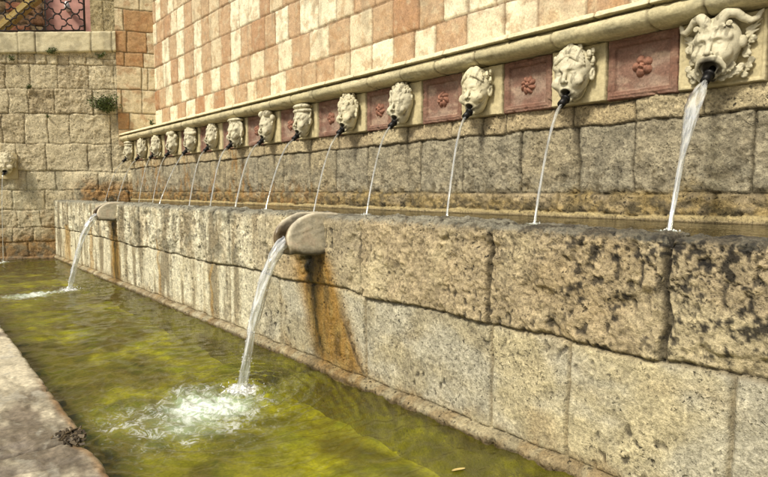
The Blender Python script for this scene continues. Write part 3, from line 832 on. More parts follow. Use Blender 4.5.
        if kind == 'temple':
            for (x, y, z, r) in ((0, .180, .135, .026), (.04, .172, .142, .022), (-.04, .17, .145, .024), (.0, .13, .178, .03), (.05, .10, .17, .026), (-.05, .10, .17, .026)):
                add(curl(np.array([x, y, z]), math.pi / 2, r), .003)
    if kind == 'cap':
        add(sdf_ell(P, (0, .085, .160), (.132 * w, .125, .036)), .008)
        add(polycap(P, [(math.cos(a) * .128 * w, .068 + math.sin(a) * .122, .112) for a in np.linspace(0, math.pi, 9)], .017, .017), .003)
        for s in (-1, 1):
            for i in range(4): add(curl(np.array([s * .128 * w, .060 + .012 * (i % 2), .075 - .036 * i]), .3, .026), .003)
    if kind == 'lobes':
        for s in (-1, 1):
            add(sdf_ell(P, (s * .055, .115, .158), (.056, .080, .046)), .003)
            add(sdf_ell(P, (s * .112, .07, .105), (.030, .050, .045)), .004)
            add(curl(np.array([s * .115, .075, .045]), .3, .03), .003)
    if kind == 'flat':
        add(sdf_ell(P, (0, .09, .165), (.160, .115, .032)), .008)
        for k in range(7): add(sdf_ell(P, (-.12 + .04 * k, .165 - .02 * abs(k - 3), .140), (.022, .03, .024)), .003)
        for s in (-1, 1):
            add(polycap(P, [(s * .11, .11, .14), (s * .15, .08, .10), (s * .158, .07, .03), (s * .135, .08, -.04)], .026, .018), .005)
            for i in range(4): add(curl(np.array([s * (.125 + .012 * (i % 2)), .065, .03 - .045 * i]), .3, .03), .003)
    if kind == 'turban':
        for z, r, R0 in ((.108, .027, .112), (.150, .026, .100), (.185, .020, .07)):
            add(polycap(P, [(math.cos(a) * (R0 + .018) * w, .065 + math.sin(a) * R0, z + .008 * math.sin(a * 2)) for a in np.linspace(0, math.pi, 11)], r, r), .002)
        for s in (-1, 1):
            for i in range(3): add(curl(np.array([s * .122 * w, .06, .04 - .04 * i]), .3, .026), .003)
    if g('beard', False):
        bn = g('bn', 16)
        for i in range(bn):
            a = -1.25 + 2.5 * (i % (bn // 2)) / (bn // 2 - 1); lvl = i // (bn // 2)
            R2 = .078 + .030 * lvl
            c = np.array([math.sin(a) * R2 * 1.12, .155 - .06 * abs(math.sin(a)) - .045 * lvl, mz + .012 - math.cos(a) * R2 * .72])
            add(curl(c, math.pi / 2 - a * .5, .024 * rr.uniform(.85, 1.15), 1 if a < 0 else -1), .003)
    if g('tache', False):
        for s in (-1, 1):
            for j in range(2):
                add(polycap(P, [(s * .004, .222 - .004 * j, mz + .034 - .010 * j), (s * .030, .218, mz + .034 - .012 * j), (s * .055, .196, mz + .016 - .012 * j), (s * .070, .172, mz - .012 - .012 * j), (s * .062, .160, mz - .030 - .012 * j)], .013, .008), .003)
    if g('horns', False):
        for s in (-1, 1):
            pts = [(s * .026, .150, .115), (s * .036, .160, .150), (s * .062, .150, .180), (s * .100, .120, .178), (s * .128, .095, .150), (s * .155, .075, .132), (s * .182, .060, .142), (s * .192, .050, .168), (s * .204, .040, .180)]
            add(polycap(P, pts, .033, .009), .006)
            for i in range(3): add(curl(np.array([s * (.02 + .03 * i), .185 - .012 * i, .100 + .012 * i]), math.pi / 2, .017), .003)
            for i in range(7):          # curling side locks lying on the slab
                z0 = .075 - .036 * i; xx = .140 + .016 * math.sin(i * 1.9)
                add(curl(np.array([s * xx, .030, z0]), 1.2, .021 + .004 * (i % 2), 1 if i % 2 else -1), .003)
            for i in range(3):
                add(polycap(P, [(s * .135, .040, .055 + .02 * i), (s * (.158 + .006 * i), .030, .078 + .022 * i), (s * (.178 + .006 * i), .018, .088 + .026 * i)], .011, .005), .004)
            add(sdf_ell(P, (s * .122, .07, .03), (.022, .03, .034)), .01)
    if h is not None: d = smin(d, h, .004)
    # the open mouth last, so hair never fills it
    d = smax(d, -sdf_ell(P, (0, .20, mz - .012 * mo), (.027 * (.6 + .4 * mo), .075, .021 * mo)), .005)
    return d

def build_head(y0, zc, st, step, parent, frame=None):
    xs = np.arange(-.225, .2251, step); ysr = np.arange(-.004, .262, step); zs = np.arange(-.208, .2201, step)
    P = np.stack(np.meshgrid(xs, ysr, zs, indexing='ij'), -1)
    Q = P.copy(); Q[..., 0] /= 1.07; Q[..., 1] /= .76
    d = head_sdf(Q, st) * .85
    nz = .0010 * np.sin(P[..., 0] * 61 + 2 * np.sin(P[..., 2] * 47)) * np.sin(P[..., 1] * 53 + P[..., 2] * 71)
    d = d + nz * (1 if st.get('worn', True) else .4)
    d[0] = d[-1] = .02; d[:, 0] = d[:, -1] = .02; d[:, :, 0] = d[:, :, -1] = .02
    V, F = surface_nets(d, (-.225, -.004, -.208), step)
    V0 = V; V = V / np.array([1.07, .76, 1.])
    q = fbm(V[:, 0] * 14 + V[:, 1] * 9, V[:, 2] * 14, st['seed'] * 7 + 3, 4)
    q2 = fbm(V[:, 0] * 45, V[:, 2] * 45 + V[:, 1] * 30, st['seed'] * 7 + 5, 3)
    col = mixc(np.broadcast_to(np.array(st.get('col', (.57, .53, .40))), V.shape), np.array([.40, .36, .24]), sstep(-.1, .7, q) * .5)
    col = mixc(col, np.array([.16, .14, .09]), sstep(.22, .6, fbm(V[:, 0] * 22, V[:, 2] * 16 + V[:, 1] * 16, st['seed'] + 77, 5)) * .75)
    col = mixc(col, np.array([.68, .64, .48]), sstep(.1, .7, -q) * .35) * (1 + .08 * q2[:, None])
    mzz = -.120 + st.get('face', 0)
    mouth_shade_drip = np.exp(-((V[:, 0] / (.026 + .016 * st.get('mouth', 1))) ** 2 + ((V[:, 2] - mzz + .010) / (.033 * st.get('mouth', 1))) ** 2) ** 2) * 1.3 + .8 * sstep(.03, .0, np.abs(V[:, 0]) - .012 * q) * sstep(mzz - .01, mzz - .05, V[:, 2]) * sstep(.05, .1, V[:, 1])  # mouth cavity shade painted into the colour, plus drip stain down the chin
    col = mixc(col, np.array([.03, .025, .018]), np.clip(mouth_shade_drip, 0, 1) * .93)
    V = V0
    if frame is None:
        W = np.stack([XB - .040 - V[:, 1], y0 + V[:, 0], zc + V[:, 2]], -1); F = F[:, ::-1]
    else: W = frame(V); 
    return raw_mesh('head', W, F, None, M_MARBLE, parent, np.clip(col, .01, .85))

STY = [dict(seed=1, hair='none', horns=True, beard=True, tache=True, bn=18, brow=1.5, face=.025, mouth=1.7, w=1.0, ears=False, nose=1.0, arch=-.002, worn=False),
       dict(seed=2, hair='temple', brow=1.35, arch=.018, cheek=1.15, w=1.06, nose=.8),
       dict(seed=3, hair='sweep', brow=.75, arch=.012, cheek=1.25, w=1.0, nose=.75, col=(.64, .59, .42)),
       dict(seed=4, hair='fringe', brow=.9, cheek=1.1, w=1.04, ears=False, nose=.9),
       dict(seed=5, hair='curls', cr=.036, brow=.9, cheek=1.1, nose=.9, ears=False, col=(.62, .57, .41)),
       dict(seed=6, hair='cap', brow=1.2, arch=0, nose=1.1, w=1.0),
       dict(seed=7, hair='lobes', brow=1.1, cheek=1.0, w=.92, nose=.9, ears=False),
       dict(seed=8, hair='flat', brow=1.6, cheek=1.25, w=1.2, nose=.9, beard=True, bn=12),
       dict(seed=9, hair='curls', n=24, cr=.026, turns=2, brow=1.2, cheek=1.2, w=.9, ears=False),
       dict(seed=10, hair='turban', brow=1.3, w=1.05),
       dict(seed=11, hair='lobes', brow=1.3, w=.9), dict(seed=12, hair='curls', n=26, turns=3.5, brow=1.1, w=.95, beard=True, bn=14),
       dict(seed=13, hair='temple', brow=1.1, w=.95), dict(seed=14, hair='cap', brow=1.2, w=.9)]
MLAB = ['cream stone mask of a horned moustached satyr with wide black mouth, nearest right edge',
        'frowning stone mask with curls at its temples and puffed cheeks, second from the right',
        'smooth browed stone child mask with hair swept to side curls, third from the right',
        'stone mask with rows of short curls as a fringe, fourth from the right',
        'stone mask under a heap of big round curls, fifth from the right',
        'stern stone mask wearing a flat banded cap, sixth from the right',
        'narrow stone mask with a two lobed headdress, seventh from the right',
        'broad flat topped stone mask with a heavy brow, eighth from the right',
        'small puffy stone mask with short curls, ninth from the right',
        'stone mask with a rolled turban, tenth from the right',
        'weathered stone mask with lobed hair, eleventh from the right',
        'bearded weathered stone mask, twelfth from the right along the cornice',
        'weathered stone mask with side curls, thirteenth from the right',
        'worn stone mask in a cap, the last by the far corner']
LAND = [(2.80, 1.335), (2.80, 2.10), (2.88, 2.88), (2.90, 3.80), (2.80, 4.42), (2.9, 5.48), (2.85, 6.08), (2.85, 6.75), (2.85, 7.40), (2.95, 8.8),
        (2.95, 9.1), (2.95, 9.75), (2.9, 10.75), (2.9, 11.5)]
pipes = []
for i, y in enumerate(MASKY):
    zc = 2.075
    t = thing('stone_mask', (XB, y, RZ0), MLAB[i], 'fountain mask', 'spouting stone masks under the cornice')
    w = MHW[i]; step = .0045 if i < 5 else .007
    def f(Y, Z, w=w, i=i, y=y):
        e = np.minimum(np.minimum(Y - y + w, w - Y + y), np.minimum(Z - RZ0, RZ1 - Z)) + .003 * fbm(Y * 18, Z * 18, 600 + i, 3)
        d = .046 * sstep(0, .007, e)
        if i == 0: d = d - .006 * sstep(.022, .028, e)
        d = d + .003 * fbm(Y * 10, Z * 10, 620 + i, 4)
        q = fbm(Y * 6, Z * 6, 640 + i, 4)
        col = mixc(np.broadcast_to(np.array([.54, .47, .29]), Y.shape + (3,)), np.array([.36, .31, .18]), sstep(-.1, .7, q) * .7)
        col = mixc(col, DARKT * .7, np.exp(-(e / .007) ** 2) * .6)
        return d, col * (1 + .12 * fbm(Y * 40, Z * 40, 660 + i, 3)[..., None])
    V, F, c = relief(y - w, y + w, RZ0, RZ1, XB, f, step)
    raw_mesh('slab', V, F, None, M_MARBLE, t, c)
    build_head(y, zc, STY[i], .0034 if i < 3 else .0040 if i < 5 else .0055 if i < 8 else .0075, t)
    mz = zc - .118 + STY[i].get('face', 0)
    a = np.array([XB - .04 - .075, y, mz + .004]); b = np.array([XB - .04 - .195, y - .003, mz - .088])
    p = MB()
    p.tube([a, a + (b - a) * .55, a + (b - a) * .56, b], [.022, .022, .026, .025], 14)
    # collar and dark hollow end
    p.tube([a + (b - a) * .50, a + (b - a) * .60], [.031, .031], 14)
    o = p.build('spout_pipe', M_PIPE, t)
    pipes.append(b)

# side mask on the end wall
t = thing('stone_mask', tuple(E(1.90, 0, 1.5)), 'worn pale stone mask on the end wall, cut off by the left edge', 'fountain mask', 'spouting stone masks on the end wall')
def frE(V):
    s = 1.12
    return np.stack([E0[0] + (1.90 - V[:, 0] * s) * ED[0] + (.04 + V[:, 1] * s) * EN[0], E0[1] + (1.90 - V[:, 0] * s) * ED[1] + (.04 + V[:, 1] * s) * EN[1], 1.80 + V[:, 2] * s], -1)
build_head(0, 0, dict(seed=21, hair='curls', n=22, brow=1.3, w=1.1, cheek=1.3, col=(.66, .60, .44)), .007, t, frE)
p = MB(); p.obox(E(1.98, .02, 1.76), np.append(ED * .26, 0), np.append(EN * .025, 0), (0, 0, .23), col=(.5, .42, .25)); p.build('slab', M_MARBLE, t, smooth=False)
pe0 = E(1.90, .12, 1.67); pe1 = E(1.92, .25, 1.60)
p = MB(); p.tube([pe0, pe1], [.02, .02], 12); p.build('spout_pipe', M_PIPE, t)

# ---------------- water
def water_mat(name, murk1, murk2, transp, tint, scale, bump=.25, body=.5):
    m, nt, out = new_mat(name); L = nt.links
    geo = N(nt, 'ShaderNodeNewGeometry')
    foam = N(nt, 'ShaderNodeAttribute', attribute_name='foam'); cloud = N(nt, 'ShaderNodeAttribute', attribute_name='cloud')
    n1 = N(nt, 'ShaderNodeTexNoise', i_Scale=scale, i_Detail=2., i_Distortion=1.2)
    n2 = N(nt, 'ShaderNodeTexNoise', i_Scale=34., i_Detail=4., i_Distortion=1.2)
    n3 = N(nt, 'ShaderNodeTexNoise', i_Scale=1.6, i_Detail=4., i_Distortion=1.)
    n4 = N(nt, 'ShaderNodeTexNoise', i_Scale=20., i_Detail=8., i_Distortion=1.1, i_Roughness=.75)
    for n in (n1, n2, n3, n4): L.new(geo.outputs['Position'], n.inputs['Vector'])
    bp = N(nt, 'ShaderNodeBump', i_Strength=bump, i_Distance=.022)
    L.new(math_n(nt, 'ADD', n1.outputs[0], math_n(nt, 'MULTIPLY', n2.outputs[0], .12)), bp.inputs['Height'])
    dif = N(nt, 'ShaderNodeBsdfDiffuse')
    mx = N(nt, 'ShaderNodeMix', data_type='RGBA'); mx.inputs[6].default_value = (*murk1, 1); mx.inputs[7].default_value = (*murk2, 1)
    L.new(maprange(nt, n3.outputs[0], .42, .58, 0, 1), mx.inputs[0])
    mx2 = N(nt, 'ShaderNodeMix', data_type='RGBA'); mx2.inputs[7].default_value = (.46, .60, .42, 1)
    L.new(mx.outputs[2], mx2.inputs[6]); L.new(math_n(nt, 'MULTIPLY', cloud.outputs['Fac'], .8), mx2.inputs[0])
    L.new(mx2.outputs[2], dif.inputs[0])
    tr = N(nt, 'ShaderNodeBsdfTransparent'); tr.inputs[0].default_value = (*tint, 1)
    mb = N(nt, 'ShaderNodeMixShader'); 
    L.new(math_n(nt, 'ADD', math_n(nt, 'MULTIPLY', cloud.outputs['Fac'], .5), body, True), mb.inputs[0])
    L.new(tr.outputs[0], mb.inputs[1]); L.new(dif.outputs[0], mb.inputs[2])
    gl = N(nt, 'ShaderNodeBsdfGlossy', i_Roughness=.04); L.new(bp.outputs[0], gl.inputs['Normal'])
    fr = N(nt, 'ShaderNodeFresnel', i_IOR=1.47); L.new(bp.outputs[0], fr.inputs['Normal'])
    ms = N(nt, 'ShaderNodeMixShader'); L.new(fr.outputs[0], ms.inputs[0]); L.new(mb.outputs[0], ms.inputs[1]); L.new(gl.outputs[0], ms.inputs[2])
    # foam
    fd = N(nt, 'ShaderNodeBsdfPrincipled', i_Roughness=.35); fd.inputs['Base Color'].default_value = (.82, .84, .78, 1)
    n6 = N(nt, 'ShaderNodeTexNoise', i_Scale=8., i_Detail=6., i_Distortion=1.5, i_Roughness=.68)
    L.new(geo.outputs['Position'], n6.inputs['Vector'])
    rg = math_n(nt, 'SUBTRACT', 1., math_n(nt, 'MULTIPLY', math_n(nt, 'ABSOLUTE', math_n(nt, 'SUBTRACT', n6.outputs[0], .5)), 9.))
    rg = math_n(nt, 'ADD', math_n(nt, 'MULTIPLY', rg, .24), math_n(nt, 'MULTIPLY', n4.outputs[0], .70))
    ff = maprange(nt, math_n(nt, 'ADD', rg, math_n(nt, 'MULTIPLY', foam.outputs['Fac'], .42)), .66, 1.0, 0, 1)
    ff = math_n(nt, 'MULTIPLY', ff, math_n(nt, 'MULTIPLY', foam.outputs['Fac'], 1.8, True), True)
    m2 = N(nt, 'ShaderNodeMixShader'); L.new(ff, m2.inputs[0]); L.new(ms.outputs[0], m2.inputs[1]); L.new(fd.outputs[0], m2.inputs[2])
    L.new(m2.outputs[0], out.inputs[0])
    return m
M_POOL = water_mat('green_pool_water', (.235, .225, .03), (.13, .115, .028), .5, (.93, .96, .38), 5, .55, .30)
M_TROUGH = water_mat('trough_water', (.10, .075, .022), (.045, .038, .014), .5, (.7, .62, .3), 12, .25, .5)

def yend(X): return 12.72 + (3.45 - X) * math.tan(A18)
def water_sheet(name, x0, x1, nx, y0, lev, splashes, mat, amp, smp):
    xs = np.linspace(x0, x1, nx)
    tau = geo_axis(y0, 13.5, .009, .0045); tau = (tau - y0) / (13.5 - y0)
    X = np.repeat(xs[:, None], len(tau), 1); Y = y0 + (yend(X) - y0) * tau[None]
    h = amp * (fbm(X * 2.6 + Y * .8, Y * 3.4 - X * .8, 801, 3) + .75 * fbm(X * 6 + Y * 2, Y * 8 - X * 2, 802, 2, .5))
    foam = np.zeros_like(X); cloud = np.zeros_like(X)
    for (sx, sy, R, dx, dy, a) in splashes:
        r = np.hypot(X - sx, Y - sy) + .06 * R * fbm(X * 3 / R, Y * 3 / R, 803, 3)
        h += a * np.cos(r / R * 34 - 1) * np.exp(-r / (R * 1.3)) * sstep(0, .05, r + .02)
        rr_ = np.hypot(X - sx, Y - sy) + .05 * fbm(X * 2.2, Y * 2.2, 809, 3)
        h += a * .26 * np.sin(rr_ * 2 * math.pi / (.115 * (R / .5) ** .5) ) * np.exp(-rr_ / (R * 3.2)) * (.6 + .6 * fbm(X * 1.8, Y * 1.8, 810, 2)) * sstep(R * .4, R * .9, rr_)
        h += a * .8 * fbm(X * 16, Y * 16, 804, 4, .6) * np.exp(-(r / (R * 1.1)) ** 2)
        cx, cy = sx + dx, sy + dy
        l = math.hypot(dx, dy) + 1e-6; ux, uy = dx / l, dy / l
        u = ((X - cx) * ux + (Y - cy) * uy); v = (-(X - cx) * uy + (Y - cy) * ux)
        q = np.hypot(u / (R * 1.0), v / (R * (.85 if R > .5 else .55))) + .28 * fbm(X * 4 / R * .4, Y * 4 / R * .4, 805, 4)
        ring = np.exp(-((q - .85) / .22) ** 2) * (.55 + .5 * fbm(X * 6, Y * 6, 806, 3))
        foam = np.maximum(foam, np.clip(sstep(1.25, .2, q) * .55 + ring * .5, 0, 1))
        foam = np.maximum(foam, np.exp(-(np.hypot(X - sx, Y - sy) / (R * .22)) ** 2) * 1.2)
        foam = np.maximum(foam, .30 * sstep(2.9, .8, q)); foam = np.maximum(foam, .85 * np.exp(-(q / .62) ** 2))
        cloud = np.maximum(cloud, sstep(1.15, .1, q))
    V = np.stack([X, Y, lev + h], -1).reshape(-1, 3)
    o = raw_mesh(name, V, grid_faces(*X.shape), None, mat, None, None, {'foam': foam, 'cloud': cloud})
    return setp(o, kind='structure')

water_sheet('pool_water', .50, 2.40, 230, -1.6, 0, [(1.70, 3.57, .505, -.37, -.17, .016), (1.715, 8.70, .45, -.38, -.12, .010), (1.46, 12.85, .22, -.05, -.02, .006)], M_POOL, .0125, 1)
water_sheet('trough_water', XF + .2, XB + .02, 110, -1.6, 1.115, [(x, y, .10, -.02, -.01, .003) for x, y in LAND], M_TROUGH, .0015, 1)

# jets
def jet_mat(name, white):
    m, nt, out = new_mat(name); L = nt.links
    a = N(nt, 'ShaderNodeAttribute', attribute_name='Col')
    n = N(nt, 'ShaderNodeTexNoise', i_Scale=1., i_Detail=5., i_Distortion=.3)
    L.new(a.outputs['Vector'], n.inputs['Vector'])
    f = maprange(nt, n.outputs[0], .42, .62, 0, 1)
    gl = N(nt, 'ShaderNodeBsdfGlossy', i_Roughness=.12); gl.inputs[0].default_value = (.95, .95, .92, 1)
    tr = N(nt, 'ShaderNodeBsdfTransparent'); tr.inputs[0].default_value = (.93, .94, .88, 1)
    df = N(nt, 'ShaderNodeBsdfDiffuse'); df.inputs[0].default_value = (.86, .87, .82, 1)
    fr = N(nt, 'ShaderNodeLayerWeight', i_Blend=.45)
    m1 = N(nt, 'ShaderNodeMixShader'); L.new(maprange(nt, fr.outputs['Facing'], 0, 1, .12, .75), m1.inputs[0]); L.new(tr.outputs[0], m1.inputs[1]); L.new(gl.outputs[0], m1.inputs[2])
    m2 = N(nt, 'ShaderNodeMixShader'); L.new(maprange(nt, f, 0, 1, white * .25, white), m2.inputs[0]); L.new(m1.outputs[0], m2.inputs[1]); L.new(df.outputs[0], m2.inputs[2])
    L.new(m2.outputs[0], out.inputs[0])
    return m
M_JET = jet_mat('falling_water', .38)
M_JETB = jet_mat('falling_water_thick', .5)
M_DROP = jet_mat('splash_drops', .95)

def jet_path(p0, p1, k, n):
    p0 = np.array(p0); p1 = np.array(p1); dh = p1[:2] - p0[:2]; H_ = np.linalg.norm(dh); dz = p0[2] - p1[2]
    T = math.sqrt(max(dz - k * H_, .02) / 4.9); t = np.linspace(0, T, n)
    return np.stack([p0[0] + dh[0] * t / T, p0[1] + dh[1] * t / T, p0[2] - k * H_ * t / T - 4.9 * t * t], -1)

def make_jet(p0, p1, k, r0, r1, lab, seed, mat, group, sheetw=None, ridg=.18, splash=.0):
    t = thing('water_jet', tuple(p0), lab, 'water jet', group)
    n, m = 90, 20
    P = jet_path(p0, p1, k, n); T = np.gradient(P, axis=0); T /= np.linalg.norm(T, axis=1)[:, None]
    side = np.array([0, 1., 0]); A_ = side - T * (T @ side)[:, None]; A_ /= np.linalg.norm(A_, axis=1)[:, None]; B_ = np.cross(T, A_)
    s = np.linspace(0, 1, n)[:, None]; th = (np.arange(m) * 2 * math.pi / m)[None]
    r = r0 + (r1 - r0) * s
    rn = 1 + ridg * vnoise(np.cos(th) * 2.3 + s * 2 + seed, np.sin(th) * 2.3 + s * 6, seed) * 2 + ridg * .8 * sstep(.4, 1, s) * vnoise(s * 40 + seed, np.cos(th) * 1.5 + seed, seed + 3)
    wa = 1.0; wb = 1.0
    if sheetw is not None:
        wa = 1 + sheetw * np.sin(np.clip(s / .72, 0, 1) * math.pi) ** 1.2
        wb = 1 - .55 * np.sin(np.clip(s / .72, 0, 1) * math.pi)
    V = P[:, None] + A_[:, None] * (r * rn * np.cos(th) * wa)[..., None] + B_[:, None] * (r * rn * np.sin(th) * wb)[..., None]
    idx = np.arange(n * m).reshape(n, m)
    a = idx[:-1]; b = idx[1:]
    F = np.stack([a, np.roll(a, -1, 1), np.roll(b, -1, 1), b], -1).reshape(-1, 4)
    L_ = np.cumsum(np.r_[0, np.linalg.norm(np.diff(P, axis=0), axis=1)])[:, None]
    st = np.stack([np.broadcast_to(L_ * 9 + seed, (n, m)), np.broadcast_to(np.cos(th) * 2.2, (n, m)), np.broadcast_to(np.sin(th) * 2.2, (n, m))], -1)
    raw_mesh('stream', V.reshape(-1, 3), F, None, mat, t, st.reshape(-1, 3))
    if splash > 0:
        rr = random.Random(seed); b = MB()
        for i in range(int(splash * 300) + 14):
            a_ = rr.random() * 6.283; q = rr.random() ** .7 * splash; z = abs(rr.gauss(0, .25)) * splash * (1.1 - q / splash) 
            c = np.array([p1[0] + math.cos(a_) * q, p1[1] + math.sin(a_) * q, p1[2] + z + .002]); sz = (.0015 + .0035 * rr.random()) * (1 if splash < .1 else 1.3)
            V = c + sz * np.array([[1, 0, 0], [-1, 0, 0], [0, 1, 0], [0, -1, 0], [0, 0, 1.3], [0, 0, -1]])
            b.add(V, None, [[0, 2, 4], [2, 1, 4], [1, 3, 4], [3, 0, 4], [2, 0, 5], [1, 2, 5], [3, 1, 5], [0, 3, 5]], col=(seed, i * .37, 0))
        if splash > .12 and r0 > .03:
            for i in range(260):
                u = rr.random() ** .6; q = int(u * (n - 1)); off = r0 * (.75 + .9 * u * rr.random() ** 2)
                a_ = rr.random() * 6.283; c = P[q] + A_[q] * off * math.cos(a_) + B_[q] * off * math.sin(a_); sz = .0012 + .0026 * rr.random()
                V = c + sz * np.array([[1, 0, 0], [-1, 0, 0], [0, 1, 0], [0, -1, 0], [0, 0, 2.2], [0, 0, -1.6]])
                b.add(V, None, [[0, 2, 4], [2, 1, 4], [1, 3, 4], [3, 0, 4], [2, 0, 5], [1, 2, 5], [3, 1, 5], [0, 3, 5]], col=(seed, i * .37, 0))
        # churned mound where the jet enters
        nn, mm = 14, 28; R = splash * .75
        rr_ = np.linspace(0, 1, nn)[:, None]; tt = (np.arange(mm) * 2 * math.pi / mm)[None]
        X = p1[0] + R * rr_ * np.cos(tt) * (1 + .3 * vnoise(np.cos(tt) * 2, np.sin(tt) * 2 + seed, seed)); Y = p1[1] + R * rr_ * np.sin(tt)
        Z = p1[2] + .25 * splash * (1 - rr_ ** 1.2) * (.7 + .9 * fbm(X * 30, Y * 30, seed, 3)) - .002 - .012 * rr_ ** 3
        ii = np.arange(nn * mm).reshape(nn, mm); F = np.stack([ii[:-1], ii[1:], np.roll(ii[1:], -1, 1), np.roll(ii[:-1], -1, 1)], -1).reshape(-1, 4)
        b.add(np.stack([X, Y, Z], -1).reshape(-1, 3), F, col=np.stack([X * 50, Y * 50, Z * 50], -1).reshape(-1, 3))
        b.build('splash', M_DROP, t)['kind'] = 'stuff'
for i, b in enumerate(pipes):
    th_ = [.015, .0092, .0094, .0086, .008, .0088, .0108, .0102, .0092, .0078, .007, .007, .008, .007][i]
    make_jet(b + np.array([.004, 0, -.004]), (LAND[i][0], LAND[i][1], 1.112), [.3, .3, .3, .3, .3, .3, .15, .1, .15, .8, .3, .3, .3, .3][i], th_ * .95, th_ * .75,
             ('wide twisting sheet of water' if i == 0 else 'thin jet of water') + ' falling from the ' + (NM[i] if i < 10 else NM[i]), 31 + i, M_JET,
             'water jets falling into the upper trough', 2.0 if i == 0 else None, .22, .045 if i < 6 else .03)
make_jet(pe1, (1.46, 12.86, -.005), .4, .006, .006, 'thin jet of water falling from the mask on the end wall at the left edge', 77, M_JET, 'water jets falling into the green pool', splash=.1)

# lip spouts on the front wall
def lip_sdf(P):
    # P: 0 = y offset, 1 = out from the wall, 2 = z
    y, o, z = P[..., 0], P[..., 1], P[..., 2]
    def prof2(o, z, ex):
        q = np.sqrt(((o - .06) / (.225 + ex)) ** 2 + ((z - 1.0 + .12 * (o - .06)) / .150) ** 2)
        e = (q - 1) * .16
        bx = np.maximum(np.abs(z - 1.0) - .143, o - .06)
        return smin(e, bx, .03)
    d = None
    for s in (-1, 1):
        yc = s * (.088 - .13 * np.clip(o, 0, .4) ** 1.5)
        e = prof2(o, z, .022 if s > 0 else 0)
        c = np.abs(y - yc) - .021 - .012 * np.clip((1.1 - z) / .2, 0, 1)
        k = smax(smax(e, c, .022), z - 1.148, .01)
        d = k if d is None else smin(d, k, .008)
    fl = smax(np.abs(y) - .08, np.maximum(np.abs(z - (.945 - .20 * o)) - .038, o - .255), .015)
    return smin(d, fl, .02)
for n_, (yl, lab) in enumerate(((LIPS[0], 'near stone spout lip of two rounded cheeks jutting from the basin wall'), (LIPS[1], 'far stone spout lip jutting from the basin wall, small in the picture'))):
    t = thing('spout_lip', (XF, yl, .9), lab, 'stone spout', 'stone spout lips on the basin wall')
    step = .006 if n_ == 0 else .011
    ax = np.arange(-.17, .171, step); ao = np.arange(-.13, .40, step); az = np.arange(.80, 1.17, step)
    P = np.stack(np.meshgrid(ax, ao, az, indexing='ij'), -1)
    d = lip_sdf(P) + .0012 * np.sin(P[..., 1] * 40 + 3 * np.sin(P[..., 2] * 31)) * np.sin(P[..., 2] * 57 + P[..., 0] * 30)
    d[:, 0] = .02; d[0] = d[-1] = .02; d[:, -1] = .02; d[:, :, 0] = d[:, :, -1] = .02
    V, F = surface_nets(d, (ax[0], ao[0], az[0]), step)
    q = fbm(V[:, 1] * 9 + V[:, 0] * 6, V[:, 2] * 9, 900 + n_, 4)
    col = mixc(np.broadcast_to(np.array([.60, .54, .42]), V.shape), np.array([.40, .365, .29]), sstep(-.1, .6, q) * .7)
    col = mixc(col, np.array([.60, .45, .34]), sstep(.2, .6, -q) * .35)
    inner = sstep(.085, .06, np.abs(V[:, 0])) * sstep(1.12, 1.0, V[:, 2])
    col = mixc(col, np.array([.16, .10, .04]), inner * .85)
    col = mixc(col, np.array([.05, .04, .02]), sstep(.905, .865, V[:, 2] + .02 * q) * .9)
    W = np.stack([XF - V[:, 1], yl + V[:, 0], V[:, 2]], -1)
    if n_ == 1: W = np.array([XF, yl, 1.13]) + (W - np.array([XF, yl, 1.13])) * np.array([.86, .86, .86])
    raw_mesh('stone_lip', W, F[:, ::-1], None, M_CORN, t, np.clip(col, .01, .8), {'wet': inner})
    b = MB(); ys = np.linspace(-.062, .062, 9); os_ = np.linspace(.235, -.26, 14)
    Vv = np.array([[XF - o_, yl + y_, (1.012 - .10 * max(o_, 0) if o_ > -.05 else 1.112) + .003 * math.sin(y_ * 90 + o_ * 40)] for o_ in os_ for y_ in ys])
    for q_ in range(len(os_)):
        f_ = sstep(.02, -.24, os_[q_]); Vv[q_ * 9:(q_ + 1) * 9, 2] = (.992 - .19 * max(os_[q_], 0)) * (1 - f_) + 1.119 * f_ + .003 * np.sin(ys * 90 + q_)
    b.add(Vv, grid_faces(len(os_), len(ys)), col=(0, 0, 0)); b.build('running_water', M_TROUGH, t)
make_jet((2.10, 3.675, .955), (1.705, 3.60, -.006), .42, .036, .026, 'thick streaky jet pouring from the near spout lip into the pool', 91, M_JETB, 'water jets falling into the green pool', ridg=.30, splash=.17)
make_jet((2.12, 8.85, .965), (1.72, 8.73, -.006), .45, .036, .028, 'thick jet pouring from the far spout lip beside the end wall', 92, M_JETB, 'water jets falling into the green pool', ridg=.30, splash=.17)

# ---------------- basin floor, ledge, ground
nx, ny = 60, 300
X, Y = np.meshgrid(np.linspace(.3, 2.5, nx), np.linspace(-1.8, 14, ny), indexing='ij')
q = fbm(X * 1.3, Y * 1.0, 951, 5); q2 = fbm(X * 3.5, Y * 2.5, 952, 4)
col = mixc(np.broadcast_to(np.array([.76, .70, .06]), X.shape + (3,)), np.array([.19, .14, .03]), sstep(-.35, .5, q * 1.2 + .40 * sstep(1.35, .8, X) + .30 * sstep(3.0, 5.0, Y) - .15))
col = mixc(col, np.array([.22, .30, .02]), sstep(.1, .6, q2) * .6)
o = raw_mesh('pool_floor', np.stack([X, Y, -.30 + .03 * q2], -1).reshape(-1, 3), grid_faces(nx, ny), None, M_LEDGE, None, col)
setp(o, kind='structure')

